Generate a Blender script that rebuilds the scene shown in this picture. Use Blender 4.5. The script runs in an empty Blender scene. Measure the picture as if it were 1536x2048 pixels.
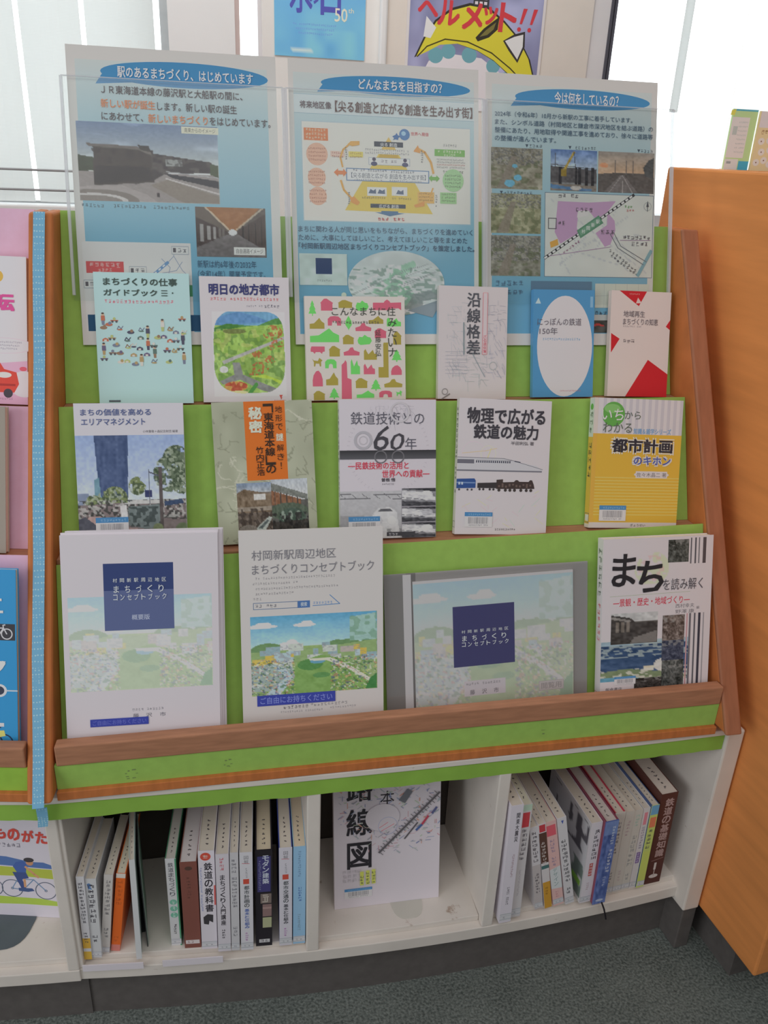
import bpy, math, random
import numpy as np
from mathutils import Matrix, Vector, Euler

sc = bpy.context.scene
COL = sc.collection

# ------------------------------------------------------------------ camera, light, exposure
def setup_view():
    pitch, roll, head = math.radians(23.8), math.radians(2.55), math.radians(12.1)
    fw = Vector((math.sin(head) * math.cos(pitch), math.cos(head) * math.cos(pitch), -math.sin(pitch)))
    r0 = Vector((math.cos(head), -math.sin(head), 0))
    u0 = r0.cross(fw)
    r = r0 * math.cos(roll) + u0 * math.sin(roll)
    u = u0 * math.cos(roll) - r0 * math.sin(roll)
    cam = bpy.data.cameras.new('camera')
    co = bpy.data.objects.new('camera', cam)
    COL.objects.link(co)
    M = Matrix((r, u, -fw)).transposed().to_4x4()
    M.translation = Vector((0, 0, 1.37))
    co.matrix_world = M
    cam.sensor_fit = 'VERTICAL'
    cam.sensor_height = 36.0
    cam.lens = 36.0 * 1660 / 2048
    cam.clip_start = 0.02
    sc.camera = co

setup_view()
sc.view_settings.view_transform = 'Standard'
sc.view_settings.look = 'None'
sc.view_settings.gamma = 1.0
sc.view_settings.use_curve_mapping = False
sc.view_settings.exposure = 0.0
sc.cycles.use_denoising = True

# daylight: bright overcast sky beyond the windows (+Y), the dimmer hall on the other sides
W = bpy.data.worlds.new('daylight'); sc.world = W; W.use_nodes = True
nt = W.node_tree; nt.nodes.clear()
wo = nt.nodes.new('ShaderNodeOutputWorld'); bg = nt.nodes.new('ShaderNodeBackground')
tc = nt.nodes.new('ShaderNodeTexCoord'); sx = nt.nodes.new('ShaderNodeSeparateXYZ')
mr = nt.nodes.new('ShaderNodeMapRange'); mr.interpolation_type = 'SMOOTHSTEP'
mr.inputs['From Min'].default_value = 0.45; mr.inputs['From Max'].default_value = 0.8
rp = nt.nodes.new('ShaderNodeMix'); rp.data_type = 'RGBA'
rp.inputs[6].default_value = (0.205, 0.205, 0.208, 1); rp.inputs[7].default_value = (3.4, 3.55, 3.65, 1)
nt.links.new(tc.outputs['Generated'], sx.inputs[0]); nt.links.new(sx.outputs['Y'], mr.inputs['Value'])
nt.links.new(mr.outputs[0], rp.inputs[0]); nt.links.new(rp.outputs[2], bg.inputs['Color'])
nt.links.new(bg.outputs[0], wo.inputs[0])

def area(name, loc, target, sx_, sy_, power, col=(1, 1, 1)):
    l = bpy.data.lights.new(name, 'AREA'); l.shape = 'RECTANGLE'; l.size = sx_; l.size_y = sy_
    l.energy = power; l.color = col
    o = bpy.data.objects.new(name, l); COL.objects.link(o); o.location = loc
    d = Vector(target) - Vector(loc); o.rotation_euler = d.to_track_quat('-Z', 'Y').to_euler()
    return o
area('ceiling_lamp_light', (0.1, -0.6, 2.7), (0.2, 0.2, 0.0), 2.2, 1.2, 17, (1.0, 0.97, 0.95))
area('side_window_light', (-2.5, -0.5, 1.6), (0.4, 1.1, 0.7), 1.9, 1.6, 27, (0.95, 0.98, 1.0))
area('back_wall_fill_light', (-0.1, 1.95, 2.9), (0.1, 2.75, 1.5), 2.2, 0.5, 18, (1.0, 0.99, 0.96))  # fill light added to brighten the back wall; no lamp known there

# ------------------------------------------------------------------ helpers
def lin(c, g=1.0):
    a = np.asarray(c, float) / 255.0
    l = np.where(a <= 0.04045, a / 12.92, ((a + 0.055) / 1.055) ** 2.4)
    return np.clip(l * g, 0, 0.92)

def principled(name, rough=0.6, spec=0.3):
    m = bpy.data.materials.new(name); m.use_nodes = True
    b = m.node_tree.nodes['Principled BSDF']
    b.inputs['Roughness'].default_value = rough
    b.inputs['Specular IOR Level'].default_value = spec
    return m, m.node_tree, b

def mat_attr(name, rough=0.5, spec=0.35):
    m, t, b = principled(name, rough, spec)
    a = t.nodes.new('ShaderNodeAttribute'); a.attribute_name = 'Col'
    t.links.new(a.outputs['Color'], b.inputs['Base Color'])
    return m

def mat_noise(name, c, amt=0.08, scale=30.0, rough=0.7, spec=0.25, bump=0.0, stretch=(1, 1, 1), detail=4, bscale=None):
    m, t, b = principled(name, rough, spec)
    co = t.nodes.new('ShaderNodeTexCoord'); mp = t.nodes.new('ShaderNodeMapping')
    mp.inputs['Scale'].default_value = stretch
    n = t.nodes.new('ShaderNodeTexNoise'); n.inputs['Scale'].default_value = scale; n.inputs['Detail'].default_value = detail
    r = t.nodes.new('ShaderNodeValToRGB')
    l = lin(c)
    r.color_ramp.elements[0].position = 0.3; r.color_ramp.elements[1].position = 0.7
    r.color_ramp.elements[0].color = (*np.clip(l * (1 - amt), 0, 1), 1)
    r.color_ramp.elements[1].color = (*np.clip(l * (1 + amt), 0, 0.92), 1)
    t.links.new(co.outputs['Object'], mp.inputs[0]); t.links.new(mp.outputs[0], n.inputs['Vector'])
    t.links.new(n.outputs['Fac'], r.inputs[0]); t.links.new(r.outputs[0], b.inputs['Base Color'])
    if bump:
        n2 = t.nodes.new('ShaderNodeTexNoise'); n2.inputs['Scale'].default_value = bscale or scale
        n2.inputs['Detail'].default_value = 3
        t.links.new(mp.outputs[0], n2.inputs['Vector'])
        bp = t.nodes.new('ShaderNodeBump'); bp.inputs['Strength'].default_value = bump; bp.inputs['Distance'].default_value = 0.003
        t.links.new(n2.outputs['Fac'], bp.inputs['Height']); t.links.new(bp.outputs[0], b.inputs['Normal'])
    return m

G = 1.42       # printed colours are noted as they look in the room's light; this brings them back to paper colour
def gl(c):     # the same for plain materials
    a = lin(c, G); return tuple(np.where(a <= 0.0031308, a * 12.92, 1.055 * a ** (1 / 2.4) - 0.055) * 255)

PRINT = mat_attr('printed_cover_film', 0.42, 0.3)
PAPER = mat_attr('printed_paper', 0.75, 0.15)
WOOD_SIDE = mat_noise('oak_side', gl((176, 106, 60)), 0.14, 14, 0.55, 0.25, 0.05, (6, 1.2, 1.2))
WOOD_TRIM = mat_noise('red_oak_trim', gl((158, 112, 86)), 0.14, 20, 0.55, 0.25, 0.05, (1, 8, 8))
WOOD_CAB = mat_noise('cabinet_oak', gl((198, 128, 72)), 0.09, 5, 0.6, 0.2, 0.03, (1.5, 1, 9), detail=6)
GREEN = mat_noise('green_board', gl((142, 176, 88)), 0.05, 60, 0.85, 0.1)
PINK = mat_noise('pink_board', gl((224, 172, 194)), 0.04, 60, 0.85, 0.1)
GTAPE = mat_noise('green_tape', gl((130, 168, 72)), 0.06, 25, 0.7, 0.15)
WHITE = mat_noise('worn_white_paint', gl((200, 193, 186)), 0.05, 12, 0.6, 0.25, 0.04)
def add_scuffs(m, c, scale, lo, hi):     # worn brownish scuffs in the paint
    t = m.node_tree; b = t.nodes['Principled BSDF']; src = b.inputs['Base Color'].links[0].from_socket
    co = t.nodes.new('ShaderNodeTexCoord'); mp = t.nodes.new('ShaderNodeMapping'); mp.inputs['Scale'].default_value = (1, 1, 2.2)
    n = t.nodes.new('ShaderNodeTexNoise'); n.inputs['Scale'].default_value = scale; n.inputs['Detail'].default_value = 6; n.inputs['Roughness'].default_value = .7
    r = t.nodes.new('ShaderNodeMapRange'); r.inputs['From Min'].default_value = lo; r.inputs['From Max'].default_value = hi; r.inputs['To Max'].default_value = .75
    mx = t.nodes.new('ShaderNodeMix'); mx.data_type = 'RGBA'; mx.inputs[7].default_value = (*lin(c), 1)
    t.links.new(co.outputs['Object'], mp.inputs[0]); t.links.new(mp.outputs[0], n.inputs['Vector']); t.links.new(n.outputs['Fac'], r.inputs['Value'])
    t.links.new(r.outputs[0], mx.inputs[0]); t.links.new(src, mx.inputs[6]); t.links.new(mx.outputs[2], b.inputs['Base Color'])
add_scuffs(WHITE, gl((140, 112, 92)), 26, .66, .74)
DARKG = mat_noise('toe_kick_rubber', gl((90, 86, 84)), 0.08, 60, 0.85, 0.1)
WALLM = mat_noise('wall_paint', gl((205, 198, 190)), 0.03, 8, 0.85, 0.1)
CREAM = mat_noise('cream_paint', gl((250, 249, 238)), 0.03, 8, 0.85, 0.1)
WFRAME = mat_noise('white_frame', (238, 236, 238), 0.02, 8, 0.5, 0.25)
DFRAME = mat_noise('dark_gasket', (95, 95, 105), 0.05, 8, 0.5, 0.25)
METAL = mat_noise('grey_metal', (196, 198, 200), 0.05, 30, 0.35, 0.5)
STEEL = mat_noise('dark_steel', gl((58, 60, 62)), 0.1, 30, 0.5, 0.4)

# carpet
def carpet():
    m, t, b = principled('grey_green_carpet', 0.95, 0.05)
    co = t.nodes.new('ShaderNodeTexCoord')
    n = t.nodes.new('ShaderNodeTexNoise'); n.inputs['Scale'].default_value = 220; n.inputs['Detail'].default_value = 5
    n3 = t.nodes.new('ShaderNodeTexNoise'); n3.inputs['Scale'].default_value = 9
    r = t.nodes.new('ShaderNodeValToRGB')
    r.color_ramp.elements[0].position = 0.32; r.color_ramp.elements[1].position = 0.68
    r.color_ramp.elements[0].color = (*lin(gl((74, 80, 77))), 1); r.color_ramp.elements[1].color = (*lin(gl((120, 126, 122))), 1)
    mx = t.nodes.new('ShaderNodeMath'); mx.operation = 'MULTIPLY_ADD'
    mx.inputs[1].default_value = 0.25; 
    t.links.new(co.outputs['Object'], n.inputs['Vector']); t.links.new(co.outputs['Object'], n3.inputs['Vector'])
    t.links.new(n3.outputs['Fac'], mx.inputs[0])
    sb = t.nodes.new('ShaderNodeMath'); sb.operation = 'SUBTRACT'; sb.inputs[1].default_value = 0.125
    t.links.new(n.outputs['Fac'], sb.inputs[0]); t.links.new(sb.outputs[0], mx.inputs[2])
    t.links.new(mx.outputs[0], r.inputs[0]); t.links.new(r.outputs[0], b.inputs['Base Color'])
    bp = t.nodes.new('ShaderNodeBump'); bp.inputs['Strength'].default_value = 0.6; bp.inputs['Distance'].default_value = 0.004
    t.links.new(n.outputs['Fac'], bp.inputs['Height']); t.links.new(bp.outputs[0], b.inputs['Normal'])
    return m
CARPET = carpet()

# blue masking tape with small pale dots
def tape_mat():
    m, t, b = principled('dotted_blue_tape', 0.7, 0.15)
    co = t.nodes.new('ShaderNodeTexCoord')
    v = t.nodes.new('ShaderNodeTexVoronoi'); v.inputs['Scale'].default_value = 260; v.inputs['Randomness'].default_value = 0.25
    r = t.nodes.new('ShaderNodeValToRGB')
    r.color_ramp.elements[0].position = 0.22; r.color_ramp.elements[1].position = 0.34
    r.color_ramp.elements[0].color = (*lin(gl((164, 198, 218))), 1); r.color_ramp.elements[1].color = (*lin(gl((116, 168, 198))), 1)
    t.links.new(co.outputs['Object'], v.inputs['Vector']); t.links.new(v.outputs['Distance'], r.inputs[0])
    t.links.new(r.outputs[0], b.inputs['Base Color'])
    return m
BTAPE = tape_mat()

def acrylic_mat(name, tint=(0.97, 0.985, 0.985), gloss=0.05):
    m = bpy.data.materials.new(name); m.use_nodes = True
    t = m.node_tree; t.nodes.clear()
    o = t.nodes.new('ShaderNodeOutputMaterial'); tr = t.nodes.new('ShaderNodeBsdfTransparent')
    tr.inputs[0].default_value = (*tint, 1)
    g = t.nodes.new('ShaderNodeBsdfGlossy'); g.inputs['Roughness'].default_value = 0.12
    mx = t.nodes.new('ShaderNodeMixShader'); lw = t.nodes.new('ShaderNodeLayerWeight'); lw.inputs[0].default_value = 0.12
    ml = t.nodes.new('ShaderNodeMath'); ml.operation = 'MULTIPLY_ADD'; ml.inputs[1].default_value = 0.5; ml.inputs[2].default_value = gloss
    t.links.new(lw.outputs['Facing'], ml.inputs[0]); t.links.new(ml.outputs[0], mx.inputs[0])
    t.links.new(tr.outputs[0], mx.inputs[1]); t.links.new(g.outputs[0], mx.inputs[2]); t.links.new(mx.outputs[0], o.inputs[0])
    return m
ACRYL = acrylic_mat('clear_acrylic', gloss=0.02)
def frosted(name, c, mixf=0.55):
    m = bpy.data.materials.new(name); m.use_nodes = True
    t = m.node_tree; t.nodes.clear()
    o = t.nodes.new('ShaderNodeOutputMaterial'); tr = t.nodes.new('ShaderNodeBsdfTransparent')
    d = t.nodes.new('ShaderNodeBsdfPrincipled'); d.inputs['Base Color'].default_value = (*lin(c), 1); d.inputs['Roughness'].default_value = 0.3
    mx = t.nodes.new('ShaderNodeMixShader'); mx.inputs[0].default_value = mixf
    t.links.new(tr.outputs[0], mx.inputs[1]); t.links.new(d.outputs[0], mx.inputs[2]); t.links.new(mx.outputs[0], o.inputs[0])
    return m
ACEDGE = frosted('acrylic_edge', (236, 238, 244), 0.5)
CLEARST = frosted('clear_plastic_stand', (226, 228, 218), 0.22)

def blind_mat():
    m = bpy.data.materials.new('blind_fabric'); m.use_nodes = True
    t = m.node_tree; t.nodes.clear()
    o = t.nodes.new('ShaderNodeOutputMaterial'); d = t.nodes.new('ShaderNodeBsdfDiffuse'); l = t.nodes.new('ShaderNodeBsdfTranslucent')
    mx = t.nodes.new('ShaderNodeMixShader'); mx.inputs[0].default_value = 0.6
    co = t.nodes.new('ShaderNodeTexCoord'); w = t.nodes.new('ShaderNodeTexWave'); w.bands_direction = 'Z'
    w.inputs['Scale'].default_value = 90; w.inputs['Distortion'].default_value = 0.6
    r = t.nodes.new('ShaderNodeValToRGB')
    r.color_ramp.elements[0].color = (0.77, 0.785, 0.775, 1); r.color_ramp.elements[1].color = (0.85, 0.86, 0.85, 1)
    t.links.new(co.outputs['Object'], w.inputs['Vector']); t.links.new(w.outputs['Fac'], r.inputs[0])
    t.links.new(r.outputs[0], d.inputs[0]); t.links.new(r.outputs[0], l.inputs[0])
    t.links.new(d.outputs[0], mx.inputs[1]); t.links.new(l.outputs[0], mx.inputs[2]); t.links.new(mx.outputs[0], o.inputs[0])
    return m
BLIND = blind_mat()

def link(o, parent=None):
    COL.objects.link(o)
    if parent is not None: o.parent = parent
    return o
def empty(name, M, label, cat, group=None):
    o = bpy.data.objects.new(name, None); o.empty_display_size = 0.02
    COL.objects.link(o); o.matrix_world = M
    o['label'] = label; o['category'] = cat
    if group: o['group'] = group
    return o
def tag(o, label, cat, group=None):
    o['label'] = label; o['category'] = cat
    if group: o['group'] = group
    return o
def struct(o): o['kind'] = 'structure'; return o
T = Matrix.Translation

class MB:
    """collects solids and links them as one mesh; org is subtracted from every vertex"""
    def __init__(s, org=(0, 0, 0)): s.v = []; s.f = []; s.org = Vector(org)
    def add(s, vs, fs):
        b = len(s.v); s.v += [tuple(Vector(p) - s.org) for p in vs]; s.f += [[b + i for i in f] for f in fs]
    def hexa(s, p):   # 8 points: bottom 4 ccw, top 4 ccw
        s.add(p, [(3, 2, 1, 0), (4, 5, 6, 7), (0, 1, 5, 4), (1, 2, 6, 5), (2, 3, 7, 6), (3, 0, 4, 7)])
    def box(s, x0, x1, y0, y1, z0, z1):
        s.hexa([(x0, y0, z0), (x1, y0, z0), (x1, y1, z0), (x0, y1, z0), (x0, y0, z1), (x1, y0, z1), (x1, y1, z1), (x0, y1, z1)])
    def prism(s, poly, z0, z1):
        n = len(poly)
        s.add([(x, y, z0) for x, y in poly] + [(x, y, z1) for x, y in poly],
              [tuple(range(n))[::-1], tuple(range(n, 2 * n))] + [(i, (i + 1) % n, n + (i + 1) % n, n + i) for i in range(n)])
    def loft(s, A, B):   # two point loops
        n = len(A)
        s.add(list(A) + list(B), [tuple(range(n))[::-1], tuple(range(n, 2 * n))] + [(i, (i + 1) % n, n + (i + 1) % n, n + i) for i in range(n)])
    def tube(s, pts, r, n=8):
        rings = []
        pts = [Vector(p) for p in pts]
        for i, p in enumerate(pts):
            d = (pts[min(i + 1, len(pts) - 1)] - pts[max(i - 1, 0)]).normalized()
            a = d.orthogonal().normalized(); c = d.cross(a)
            rings.append([p + (a * math.cos(2 * math.pi * k / n) + c * math.sin(2 * math.pi * k / n)) * r for k in range(n)])
        vs = [q for R in rings for q in R]; fs = []
        for i in range(len(rings) - 1):
            for k in range(n):
                fs.append((i * n + k, i * n + (k + 1) % n, (i + 1) * n + (k + 1) % n, (i + 1) * n + k))
        fs.append(tuple(range(n))[::-1]); fs.append(tuple((len(rings) - 1) * n + k for k in range(n)))
        s.add(vs, fs)
    def build(s, name, mat, parent=None, bevel=0.0, seg=2, smooth=False):
        me = bpy.data.meshes.new(name); me.from_pydata(s.v, [], s.f); me.update()
        import bmesh
        bm = bmesh.new(); bm.from_mesh(me); bmesh.ops.recalc_face_normals(bm, faces=bm.faces); bm.to_mesh(me); bm.free()
        me.materials.append(mat)
        o = link(bpy.data.objects.new(name, me), parent)
        if bevel:
            md = o.modifiers.new('bevel', 'BEVEL'); md.width = bevel; md.segments = seg; md.limit_method = 'ANGLE'
        if smooth: me.shade_smooth()
        return o

# ------------------------------------------------------------------ printing: flat ink shapes laid on a sheet
_glyph = {}
def glyph(s, bold):
    k = (s, bold)
    if k not in _glyph:
        c = bpy.data.curves.new('t', 'FONT'); c.body = s; c.resolution_u = 2; c.offset = bold
        o = bpy.data.objects.new('t', c); m = bpy.data.meshes.new_from_object(o)
        n = len(m.vertices); v = np.empty(n * 3, np.float32); m.vertices.foreach_get('co', v); v = v.reshape(-1, 3)[:, :2]
        f = [tuple(p.vertices) for p in m.polygons]
        bpy.data.objects.remove(o); bpy.data.curves.remove(c); bpy.data.meshes.remove(m)
        _glyph[k] = (v, f)
    return _glyph[k]

def vn(X, Y, f, seed=0):
    x = X * f + seed * 17.3; y = Y * f + seed * 9.1
    xi = np.floor(x).astype(np.int64); yi = np.floor(y).astype(np.int64); fx = x - xi; fy = y - yi
    fx = fx * fx * (3 - 2 * fx); fy = fy * fy * (3 - 2 * fy)
    def h(a, b):
        n = (a * 374761393 + b * 668265263 + seed * 974711) & 0x7fffffff
        n = ((n ^ (n >> 13)) * 1274126177) & 0x7fffffff
        return ((n ^ (n >> 16)) & 0xffff) / 65535.0
    return (h(xi, yi) * (1 - fx) + h(xi + 1, yi) * fx) * (1 - fy) + (h(xi, yi + 1) * (1 - fx) + h(xi + 1, yi + 1) * fx) * fy

class Paint:
    """a printed picture: a fine grid of coloured points, X and Y run 0..1 (Y down)"""
    def __init__(s, nx, ny, top, bot=None, hor=1.0):
        s.nx, s.ny = nx, ny
        s.X, s.Y = np.meshgrid(np.linspace(0, 1, nx + 1), np.linspace(0, 1, ny + 1))
        a = np.clip(s.Y / hor, 0, 1)[..., None]
        s.C = np.array(top, float) * (1 - a) + np.array(bot if bot is not None else top, float) * a
    def fill(s, m, c, a=1.0):
        a = (np.asarray(m, float) * a)[..., None]; s.C = s.C * (1 - a) + np.array(c, float) * a; return s
    def inside(s, pts):
        r = np.zeros(s.X.shape, bool); n = len(pts)
        for i in range(n):
            x1, y1 = pts[i]; x2, y2 = pts[(i + 1) % n]
            if y1 == y2: continue
            r ^= ((y1 > s.Y) != (y2 > s.Y)) & (s.X < (x2 - x1) * (s.Y - y1) / (y2 - y1) + x1)
        return r
    def poly(s, pts, c, a=1.0): return s.fill(s.inside(pts), c, a)
    def rect(s, x0, y0, x1, y1, c, a=1.0): return s.fill((s.X >= x0) & (s.X <= x1) & (s.Y >= y0) & (s.Y <= y1), c, a)
    def ell(s, x, y, rx, ry, c, a=1.0): return s.fill(((s.X - x) / rx) ** 2 + ((s.Y - y) / ry) ** 2 < 1, c, a)
    def line(s, x0, y0, x1, y1, w, c, a=1.0, asp=1.0):
        dx, dy = x1 - x0, (y1 - y0) * asp; L = dx * dx + dy * dy
        t = np.clip(((s.X - x0) * dx + (s.Y - y0) * asp * dy) / L, 0, 1)
        d = np.hypot(s.X - x0 - t * dx, (s.Y - y0) * asp - t * dy)
        return s.fill(d < w / 2, c, a)
    def tex(s, m, amt, f, seed=0, fy=None):
        n = (vn(s.X, s.Y * ((fy or f) / f), f, seed) - 0.5) * 2 * amt
        s.C = s.C + (n * np.asarray(m, float))[..., None]; return s
    def speck(s, m, c, f, thr, seed=0, a=1.0, fy=None):
        return s.fill(m & (vn(s.X, s.Y * ((fy or f) / f), f, seed) > thr), c, a)

class CM:
    """a sheet or book block with its printing, all one mesh with a colour per point"""
    def __init__(s, gain=G): s.v = []; s.f = []; s.c = []; s.n = 0; s.g = gain; s.plane((0, 0, 0), (1, 0, 0), (0, 0, -1), 1, 1)
    def raw(s, V, F, C):
        V = np.asarray(V, float).reshape(-1, 3)
        C = np.asarray(C, float)
        if C.ndim == 1: C = np.repeat(C[None], len(V), 0)
        L_ = C @ np.array((.3, .59, .11)); C = C * .9 + L_[:, None] * .1  # print colours greyed slightly, the veil of window glare put into them
        s.v.append(V); s.c.append(lin(np.clip(C, 0, 255), s.g)); b = s.n; s.f += [tuple(b + i for i in f) for f in F]; s.n += len(V)
    def box(s, x0, x1, y0, y1, z0, z1, c):
        s.raw([(x0, y0, z0), (x1, y0, z0), (x1, y1, z0), (x0, y1, z0), (x0, y0, z1), (x1, y0, z1), (x1, y1, z1), (x0, y1, z1)],
              [(3, 2, 1, 0), (4, 5, 6, 7), (0, 1, 5, 4), (1, 2, 6, 5), (2, 3, 7, 6), (3, 0, 4, 7)], c)
    def plane(s, o, ex, ed, w, h, lift=0.00004):
        s.o = np.array(o, float); s.ex = np.array(ex, float); s.ed = np.array(ed, float)
        s.nrm = np.cross(s.ed, s.ex); s.w, s.h = w, h; s.k = lift
        return s
    def put(s, uv, F, C):
        uv = np.asarray(uv, float)
        V = s.o + uv[:, :1] * s.w * s.ex + uv[:, 1:2] * s.h * s.ed + s.nrm * s.k
        s.raw(V, F, C); s.k += 0.000006
    def poly(s, pts, c): s.put(pts, [tuple(range(len(pts)))], c)
    def rect(s, u0, v0, u1, v1, c): s.poly([(u0, v0), (u1, v0), (u1, v1), (u0, v1)], c)
    def grad(s, u0, v0, u1, v1, cs, stops=None):
        n = len(cs); st = stops or [i / (n - 1) for i in range(n)]
        P = []; C = []
        for t_, c in zip(st, cs):
            y = v0 + (v1 - v0) * t_; P += [(u0, y), (u1, y)]; C += [c, c]
        s.put(P, [(2 * i, 2 * i + 1, 2 * i + 3, 2 * i + 2) for i in range(n - 1)], C)
    def ell(s, u, v, ru, rv, c, n=28, rot=0):
        s.poly([(u + ru * math.cos(a) , v + rv * math.sin(a) + rot * ru * math.cos(a)) for a in np.linspace(0, 2 * math.pi, n, endpoint=False)], c)
    def circ(s, u, v, r, c, n=24): s.ell(u, v, r / s.w, r / s.h, c, n)
    def ring(s, u, v, r, w, c, n=32):
        P = []
        for a in np.linspace(0, 2 * math.pi, n, endpoint=False):
            for q in (r - w / 2, r + w / 2): P.append((u + q / s.w * math.cos(a), v + q / s.h * math.sin(a)))
        s.put(P, [(2 * i, 2 * i + 1, (2 * i + 3) % (2 * n), (2 * i + 2) % (2 * n)) for i in range(n)], c)
    def line(s, pts, wd, c):
        P = [np.array((p[0] * s.w, p[1] * s.h)) for p in pts]; V = []; F = []
        for a, b in zip(P, P[1:]):
            d = b - a; L = np.hypot(*d) or 1e-9; nn = np.array((-d[1], d[0])) / L * wd / 2; e = d / L * wd * 0.25
            k = len(V); V += [a - e + nn, b + e + nn, b + e - nn, a - e - nn]; F.append((k, k + 1, k + 2, k + 3))
        s.put([(v[0] / s.w, v[1] / s.h) for v in V], F, c)
    def frame(s, u0, v0, u1, v1, wd, c): s.line([(u0, v0), (u1, v0), (u1, v1), (u0, v1), (u0, v0)], wd, c)
    def text(s, t, u0, v0, u1, v1, c, bold=0.0, skew=0.0):
        v, f = glyph(t, 0.0)
        if not len(v): return
        a, b = v.min(0), v.max(0); q = (v - a) / np.maximum(b - a, 1e-6)
        e = max(bold, 0) * .75; ex = e / max(b[0] - a[0], .05) * (u1 - u0); ey = e / max(b[1] - a[1], .05) * (v1 - v0)
        for dx, dy in (((-ex, -ey), (ex, -ey), (ex, ey), (-ex, ey)) if bold > 0 else ((0, 0),)):
            P = np.stack([u0 + dx + q[:, 0] * (u1 - u0) + skew * q[:, 1] * (v1 - v0), v1 + dy - q[:, 1] * (v1 - v0)], 1)
            s.put(P, f, c)
    def vtext(s, t, u0, v0, u1, v1, c, bold=0.0, gap=0.12):
        n = len(t); ch = (v1 - v0) / n
        for i, k in enumerate(t):
            if k in ' 　': continue
            y0 = v0 + ch * i + ch * gap / 2; y1 = v0 + ch * (i + 1) - ch * gap / 2
            a, b = u0, u1
            if k in 'ーー─':
                s.rect((u0 + u1) / 2 - (u1 - u0) * .06, y0, (u0 + u1) / 2 + (u1 - u0) * .06, y1, c); continue
            k = {'「': '﹁', '」': '﹂'}.get(k, k)
            if k in 'っゃゅょッャュョ': a = u0 + (u1 - u0) * .35; y1 -= (y1 - y0) * .25
            if k in '一二ニ・！': 
                if k == '！': a, b = u0 + (u1 - u0) * .42, u1 - (u1 - u0) * .42
                else: y0, y1 = y0 + (y1 - y0) * .3, y1 - (y1 - y0) * .3
            s.text(k, a, y0, b, y1, c, bold)
    def micro(s, u0, v0, u1, v1, c, seed=0, vert=False):
        """print too small to read in the photograph: a row of tiny strokes"""
        rnd = random.Random(seed + int(u0 * 977) + int(v0 * 3571)); P = []; F = []
        wm, hm = (u1 - u0) * s.w, (v1 - v0) * s.h
        L, S = (hm, wm) if vert else (wm, hm)
        n = max(1, int(L / (S * 1.02)))
        for i in range(n):
            if rnd.random() < .03: continue
            R = []
            for y in rnd.sample((.0, .22, .44, .66, .86), 3): R.append((i + .08 + rnd.random() * .2, y, i + .68 + rnd.random() * .22, y + .12))
            for k in range(rnd.choice((1, 2, 2))):
                x = i + .14 + rnd.random() * .62; y = rnd.random() * .35; R.append((x, y, x + .12, y + .45 + rnd.random() * .2))
            for r in R:
                r = (r[0] / n, r[1], r[2] / n, min(r[3], 1.0))
                if vert: r = (r[1], r[0], r[3], r[2])
                k = len(P); x0, y0 = u0 + r[0] * (u1 - u0), v0 + r[1] * (v1 - v0); x1, y1 = u0 + r[2] * (u1 - u0), v0 + r[3] * (v1 - v0)
                P += [(x0, y0), (x1, y0), (x1, y1), (x0, y1)]; F.append((k, k + 1, k + 2, k + 3))
        if P: s.put(P, F, c)
    def pic(s, u0, v0, u1, v1, p):
        P = np.stack([u0 + p.X.ravel() * (u1 - u0), v0 + p.Y.ravel() * (v1 - v0)], 1); k = p.nx + 1
        F = [(j * k + i, j * k + i + 1, (j + 1) * k + i + 1, (j + 1) * k + i) for j in range(p.ny) for i in range(p.nx)]
        s.put(P, F, p.C.reshape(-1, 3))
    def build(s, name, parent, mat=None):
        me = bpy.data.meshes.new(name)
        V = np.concatenate(s.v); me.from_pydata(V.tolist(), [], s.f)
        at = me.color_attributes.new('Col', 'FLOAT_COLOR', 'POINT')
        C = np.concatenate(s.c); C4 = np.concatenate([C, np.ones((len(C), 1))], 1).astype(np.float32)
        at.data.foreach_set('color', C4.ravel())
        me.materials.append(mat or PRINT); me.update()
        return link(bpy.data.objects.new(name, me), parent)
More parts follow.
